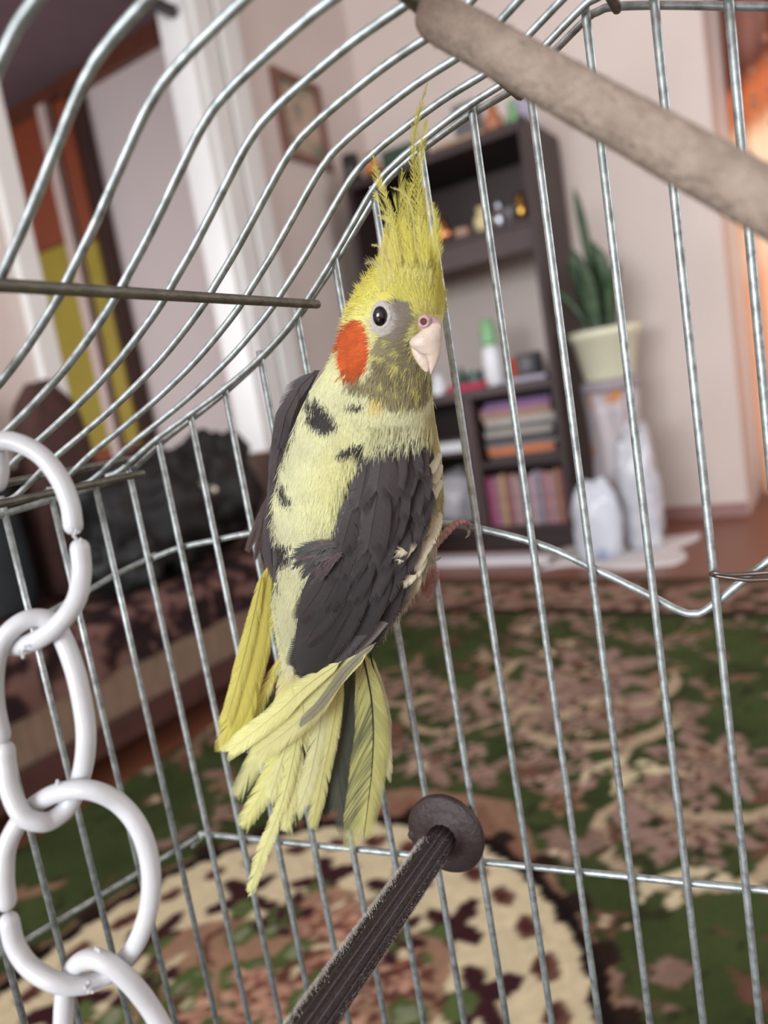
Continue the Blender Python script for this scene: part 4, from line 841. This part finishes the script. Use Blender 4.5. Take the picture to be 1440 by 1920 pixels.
def lf(p, w, base, off=.036, nm='covert_feather', nb=44, ragged=.05, tipc=None, seed=0, par=None, sr=.00018, ang=.6, tip=.6, shaft=None, ratio=.5, fuzz=0.0, cf=None, edge=None, camber=.1):
    o = off if not np.isscalar(off) else [off]*len(p)
    W = pxm(w, .30); f = cf or (wingcol(base) if par is wing2 else cflat(base, .05, edge, tipc))
    return feather(nm, par or bird, [onpanel(x, y, q) for (x, y), q in zip(p, o)], W*(1-ratio), W*ratio, f, nb, ragged, M_wingf if par is wing2 else M_feather, shaft if shaft is not None else np.asarray(lin(base))*.8, sr, camber, ang, seed+50, tip, None, fuzz)
for i, (p, w) in enumerate([([(590, 698), (562, 725), (540, 760)], 30), ([(560, 730), (535, 780), (525, 830)], 30), ([(535, 780), (522, 840), (516, 900)], 26), ([(525, 840), (514, 900), (508, 960)], 20), ([(518, 900), (506, 970), (505, 1030)], 20), ([(514, 960), (508, 1040), (521, 1094)], 20), ([(512, 950), (500, 1020), (506, 1060)], 16)]): lf(p, w, (80, 74, 76), .041, seed=i, par=wing2)
for i, (p, w) in enumerate([([(503, 930), (483, 985), (463, 1034)], 16), ([(502, 935), (490, 990), (478, 1052)], 14)]): lf(p, w, (82, 70, 68), .030, 'flight_feather', seed=10+i, par=wing2)
Y1, Y2, Y3 = (218, 208, 112), (224, 220, 158), (228, 226, 182)
lf([(506, 1052), (488, 1150), (468, 1240), (446, 1320), (412, 1412)], 50, Y1, .030, 'flight_feather', 90, .05, seed=20, par=None, ratio=.45, tip=.4, ang=.4)
lf([(512, 1080), (497, 1180), (474, 1270), (458, 1340), (446, 1382)], 40, (214, 204, 108), .028, 'flight_feather', 80, .06, seed=21, ang=.4)
lf([(492, 1075), (474, 1160), (455, 1240), (436, 1310), (424, 1350)], 30, (220, 212, 120), .032, 'flight_feather', 80, .10, seed=22, ang=.4)
# rump and tail coverts
for i, (p, w, c) in enumerate([([(535, 1060), (536, 1130), (545, 1210)], 48, Y3), ([(550, 1100), (545, 1180), (552, 1262)], 40, (232, 230, 196)), ([(528, 1090), (526, 1150), (534, 1225)], 26, (234, 228, 160)), ([(556, 1160), (552, 1220), (563, 1290)], 36, (232, 228, 170)), ([(575, 1200), (566, 1260), (560, 1320)], 40, Y2), ([(545, 1200), (540, 1270), (532, 1340)], 40, Y2)]): lf(p, w, c, .040-.001*i, 'tail_covert', 50, .06, seed=30+i, sr=0, tip=.8)

# ---- tail
def mottled(c1, c2, inner=None):
    a, b = np.asarray(lin(c1)), np.asarray(lin(c2))
    def f(s, side, q, r):
        n = .6*vnoise(np.array(s*30+side*7), np.array(q*6+s*9), 1, 77)+.4*r.uniform(); m = float(np.clip((n-.3)*2.6, 0, 1))
        if side < 0: m = m*.35
        if s > .85: m *= .3
        return b*m+a*(1-m)
    return f
tails = [  # spine, width, colour, distance before the bars, ragged, extra
 ([(662, 1240), (650, 1340), (634, 1440), (652, 1562)], 50, (84, 86, 78), .016, .04, {}),
 ([(640, 1250), (622, 1380), (612, 1480), (606, 1520)], 30, (70, 68, 66), .017, .1, {}),
 ([(694, 1225), (714, 1320), (720, 1400), (722, 1452)], 30, (206, 198, 132), .017, .05, dict(shaft=lin((48, 46, 46)), sr=.00035)),
 ([(678, 1215), (697, 1320), (698, 1430), (682, 1570)], 74, None, .020, .012, dict(cf=mottled((206, 204, 132), (104, 108, 84)), shaft=lin((44, 44, 44)), sr=.00042, ratio=.36, ang=.5)),
 ([(640, 1240), (628, 1340), (606, 1450), (584, 1558)], 32, (216, 210, 120), .022, .08, {}),
 ([(612, 1250), (600, 1360), (580, 1460), (556, 1524)], 36, (226, 222, 150), .024, .06, {}),
 ([(545, 1250), (522, 1340), (500, 1390), (440, 1497)], 44, (228, 224, 140), .022, .04, {}),
 ([(565, 1260), (540, 1370), (505, 1460), (450, 1553)], 46, (226, 222, 128), .025, .12, {}),
 ([(590, 1250), (568, 1370), (548, 1470), (534, 1562)], 44, (230, 226, 140), .026, .22, {}),
 ([(578, 1260), (560, 1370), (530, 1500), (492, 1600), (465, 1686)], 34, (232, 228, 138), .028, .2, {}),
 ([(560, 1270), (548, 1360), (524, 1440), (505, 1500)], 40, (230, 226, 150), .029, .3, {}),
 ([(532, 1225), (500, 1290), (474, 1352), (462, 1372)], 30, (226, 214, 104), .022, .25, {}),
]
for i, (p, w, c, off, rg, kw) in enumerate(tails):
    lf(p, w, (c[0]-4, c[1]-2, min(c[2]+22, 168)) if c and c[0] > 150 else (c or (150, 150, 100)), off, 'tail_feather', 96, rg, seed=60+i, camber=.12, ang=kw.pop('ang', .42), tip=kw.pop('tip', .6), **kw)
# pale primaries of the near wing crossing over the tail
lf([(690, 1222), (640, 1262), (580, 1332), (528, 1378), (478, 1414)], 44, (214, 210, 152), [.040, .038, .035, .034, .033], "flight_feather", 96, .03, seed=80, ang=.42)
lf([(640, 1240), (576, 1285), (518, 1338), (470, 1376), (427, 1411)], 40, (228, 226, 160), [.041, .039, .037, .036, .035], 'flight_feather', 96, .04, seed=81, ang=.42)
lf([(705, 1205), (650, 1256), (600, 1320), (552, 1366)], 18, (150, 146, 124), [.040, .039, .036, .034], 'flight_feather', 70, .02, seed=82, ang=.35)

# ---- crest
crest = [([(790, 500), (782, 430), (775, 320), (777, 255), (787, 205), (803, 152)], 16, (206, 198, 92), .25), ([(795, 500), (787, 415), (785, 340), (791, 268), (801, 220)], 20, (216, 208, 98), .25), ([(765, 500), (752, 440), (750, 377), (754, 314)], 20, (218, 210, 102), .3),
 ([(752, 500), (740, 420), (722, 366), (710, 336), (699, 289)], 16, (214, 206, 104), .3), ([(748, 500), (736, 425), (716, 386), (700, 361)], 18, (216, 208, 110), .35), ([(780, 470), (772, 392), (756, 362), (731, 350)], 6, (214, 204, 150), .2), ([(752, 490), (744, 436), (726, 412), (706, 403)], 12, (220, 210, 130), .35),
 ([(746, 510), (736, 468), (728, 446), (720, 428)], 14, (226, 214, 110), .35), ([(735, 510), (720, 476), (708, 462), (696, 459)], 8, (220, 206, 150), .4), ([(735, 520), (716, 500), (700, 492), (685, 493)], 14, (196, 186, 130), .5), ([(812, 510), (817, 460), (818, 415), (811, 379)], 16, (216, 206, 94), .2), ([(818, 520), (823, 480), (824, 440), (820, 410)], 14, (216, 206, 94), .2),
 ([(775, 500), (768, 430), (764, 380), (768, 345)], 22, (222, 214, 100), .3), ([(800, 500), (800, 440), (796, 390), (797, 352)], 22, (222, 214, 98), .25), ([(770, 500), (760, 440), (744, 395), (737, 372)], 20, (222, 214, 104), .3)]
rc = np.random.default_rng(12)
for i in range(70):
    x0 = rc.uniform(712, 820); f = (x0-712)/108; y0 = 552-rc.uniform(8, 44)*math.sin(f*3.1)-rc.uniform(0, 16); tx = x0+(.5-f)*16+rc.normal(0, 6)-2; ty = rc.uniform(398, 470)+18*(abs(f-.5)*2)**2
    ym = max(y0-34, 502); crest.append(([(x0, y0), (x0+(tx-x0)*.12, ym), (x0+(tx-x0)*.45, y0+(ty-y0)*.6), (tx, ty)], rc.uniform(11, 17), (236+rc.uniform(-6, 4), 228+rc.uniform(-6, 4), 128+rc.uniform(-8, 14)), .2))
for i, (p, w, c, rg) in enumerate(crest):
    yv = [q[1] for q in p]; n = len(p); P3 = []
    for j, (x, y) in enumerate(p):
        P3.append(S(np.array(float(x)), np.array(float(y)), .0006) if y > 500 else onpanel(x, y, BQ+(.011 if i < 15 else .011+.004*math.sin(i*2.3))*(1-.7*j/(n-1))))
    W = pxm(w, .25)/2; c = (min(240, c[0]+14), min(234, c[1]+16), min(156, c[2]+24)); feather('crest_feather', bird, P3, W, W, cflat(c, .06), 54 if i < 15 else 60, rg, M_feather, np.asarray(lin(c))*.92, .00016, .06, .36, 300+i, .35, None, .0002 if i < 15 else .0001, False, .45 if i < 15 else .42)
# downy fringe at the back of the crown
mb = MB()
for i in range(420):
    t = rc.uniform(); x0 = np.interp(t, [0, .4, 1], [716, 690, 655]); y0 = np.interp(t, [0, .4, 1], [500, 535, 592]); x0 += rc.uniform(-2, 26); L = rc.uniform(12, 30); a_ = math.radians(rc.normal(206-t*30, 22)); 
    p0 = S(np.array(x0), np.array(y0), .0006); p1 = onpanel(x0+L*.55*math.cos(a_), y0-L*.1+L*.55*-math.sin(a_)*-1*.3, BQ+.004); p1 = (p0+onpanel(x0+L*math.cos(a_), y0+L*.35*math.sin(a_+3.6), BQ+.003))/2+(O-p0)*.004; p2 = onpanel(x0+L*math.cos(a_), y0+L*.5*math.sin(a_+3.4), BQ+.002)
    c_ = np.asarray(lin((232, 222, 118)))*rc.uniform(.85, 1.1); sd = CU*.00012
    mb.add([p0-sd, p0+sd, p1-sd*.8, p1+sd*.8, p2-sd*.1, p2+sd*.1], [(0, 1, 3, 2), (2, 3, 5, 4)], np.clip(np.tile(c_, (6, 1)), 0, 1))
ob = mb.build('crown_down', M_feather, bird, colours=True, smooth=False); ob['kind'] = 'stuff'

# ---- eye, cere, beak
def ball(c, r3, axes, nu=28, nv=18):
    rings = []
    for j in range(nv):
        a_ = math.pi*(j+.3)/(nv-.4); rings.append(c+axes[2]*(-math.cos(a_)*r3[2])+math.sin(a_)*(np.cos(2*math.pi*np.arange(nu)/nu)[:, None]*axes[0]*r3[0]+np.sin(2*math.pi*np.arange(nu)/nu)[:, None]*axes[1]*r3[1]))
    return rings
ep = S(np.array(713.), np.array(593.), 0.0); V = (O-ep)/np.linalg.norm(O-ep); An = V-CR*.25; An /= np.linalg.norm(An)
ex = CR-An*(CR@An); ex /= np.linalg.norm(ex); ey = np.cross(An, ex)
M_eye = mat('eye_black', (9, 8, 9), .06, spec=.8); M_lid = mat('eyelid_skin', (196, 190, 188), .6, var=.1, vscale=900, bump=.4, bscale=1500)
rg = MB(); nseg = 36; rings = []
for r_, h in ((.0041, -.0006), (.0036, .0003), (.0031, .0008), (.0027, .0009), (.0024, .0007), (.0022, .0000)):
    an = np.arange(nseg)/nseg*2*math.pi; rings.append(ep+An*h+ex*.0006*(r_/.0046)+r_*(np.cos(an)[:, None]*ex*.92+np.sin(an)[:, None]*ey*1.12))
rg.loft(rings, False); rg.build('eyelid', M_lid, bird)
MB().loft(ball(ep+An*.0002, (.0023, .0032, .0019), (ex, ey, An))).build('eye', M_eye, bird)
M_beak = mat('beak_horn', (210, 192, 178), .38, var=.06, vscale=300, bump=.12, bscale=700, spec=.45); M_cere = mat('cere_skin', (190, 158, 160), .6, var=.12, vscale=700, bump=.3, bscale=1200); M_nos = mat('nostril_red', (92, 26, 26), .7)
def rowloft(rr, off, kb, n=40):
    rr = np.array(rr, float); yy = np.linspace(rr[0, 0], rr[-1, 0], n); out = []; th_ = np.arange(32)/32*2*math.pi
    for y in yy:
        l, r = np.interp(y, rr[:, 0], rr[:, 1]), np.interp(y, rr[:, 0], rr[:, 2]); xc, a = (l+r)/2, (r-l)/2; P = onpanel(xc, y, off(y)); D = (P-O)@FWD; v = ray(xc, y); v = v/np.linalg.norm(v); A_ = CR-v*(CR@v); A_ /= np.linalg.norm(A_)
        out.append(P+np.cos(th_)[:, None]*A_*a*D/FPX-np.sin(th_)[:, None]*v*a*D/FPX*kb)
    return out
boff = lambda y: BQ+.010
up_ = [(606, 806, 824), (612, 800, 828), (618, 792, 829), (626, 782, 829), (634, 771, 829), (642, 767, 828), (648, 769, 828), (655, 777, 827), (662, 786, 826), (666, 797, 825), (672, 801, 823), (680, 804, 820), (688, 805, 816), (695, 806, 812), (701, 806.5, 808)]
MB().loft(rowloft(up_, boff, .62, 60)).build('upper_beak', M_beak, bird)
lo_ = [(640, 768, 776), (648, 769, 789), (656, 771, 799), (665, 774, 806), (675, 779, 808), (684, 785, 808), (691, 791, 806), (697, 797, 803)]
MB().loft(rowloft(lo_, lambda y: BQ+.0082, .5, 40)).build('lower_beak', M_beak, bird)
ce_ = [(590, 796, 806), (595, 788, 818), (602, 784, 826), (609, 783, 829), (616, 787, 829), (622, 792, 828), (627, 802, 826)]
MB().loft(rowloft(ce_, lambda y: BQ+.0093, .5, 30)).build('cere', M_cere, bird)
npz = onpanel(794.5, 603, BQ+.0122); vv = (O-npz)/np.linalg.norm(O-npz); na = vv-CR*.3; na /= np.linalg.norm(na)
nx_ = np.cross(na, Z); nx_ /= np.linalg.norm(nx_); ny_ = np.cross(na, nx_); an = np.arange(20)/20*2*math.pi
MB().loft([npz+na*h+r_*(np.cos(an)[:, None]*nx_+np.sin(an)[:, None]*ny_) for r_, h in ((.0021, -.0008), (.0018, .0001), (.0014, .0004), (.0011, .0002), (.0010, -.0002))], False).build('nostril_rim', M_cere, bird)
MB().lathe(npz-na*.0004, [(.0002, .0001), (.0010, .0004), (.0011, .0002), (.0002, -.0002)], 16, axis=na).build('nostril', M_nos, bird)

# ---- feet gripping the bars
M_toe = mat('pink_scaly_skin', (178, 134, 130), .6, var=.16, vscale=900, bump=.6, bscale=1400); M_claw = mat('claw_horn', (190, 178, 164), .4)
def toe(pts, rad, n=110):
    P = cat([onpanel(760+x/8., 940+y/8., o) for x, y, o in pts], n); t = np.linspace(0, 1, n); r = np.interp(t, [0, .5, 1], rad)*(1+.085*np.sin(t*95)); return MB().tube(P, r, 14, True)
fo = MB()
toe([(250, 1010, .012), (380, 830, .011), (440, 660, .010), (590, 490, .009), (740, 350, .006), (870, 310, .003), (950, 355, -.002)], (.0017, .00155, .00105)).build('toe', M_toe, bird)
toe([(230, 1000, .012), (330, 950, .012), (430, 1030, .0105), (452, 1130, .009), (400, 1270, .006), (345, 1420, .003)], (.0015, .00145, .00115)).build('toe', M_toe, bird)
toe([(240, 1000, .010), (330, 900, .007), (390, 860, .004), (410, 850, .001)], (.0014, .0013, .001)).build('toe', M_toe, bird)
toe([(150, 1060, .016), (240, 1000, .012), (330, 930, .011)], (.0021, .0020, .0015)).build('leg', M_toe, bird)
def claw(pts): MB().tube(cat([onpanel(760+x/8., 940+y/8., o) for x, y, o in pts], 14), np.linspace(.0008, .00012, 14), 8).build('claw', M_claw, bird)
claw([(958, 400, -.003), (955, 480, -.002), (935, 520, 0), (900, 552, .001)]); claw([(395, 880, .010), (440, 880, .011), (500, 865, .011), (545, 838, .0115)]); claw([(345, 1430, .003), (335, 1470, .001), (345, 1510, -.001)])
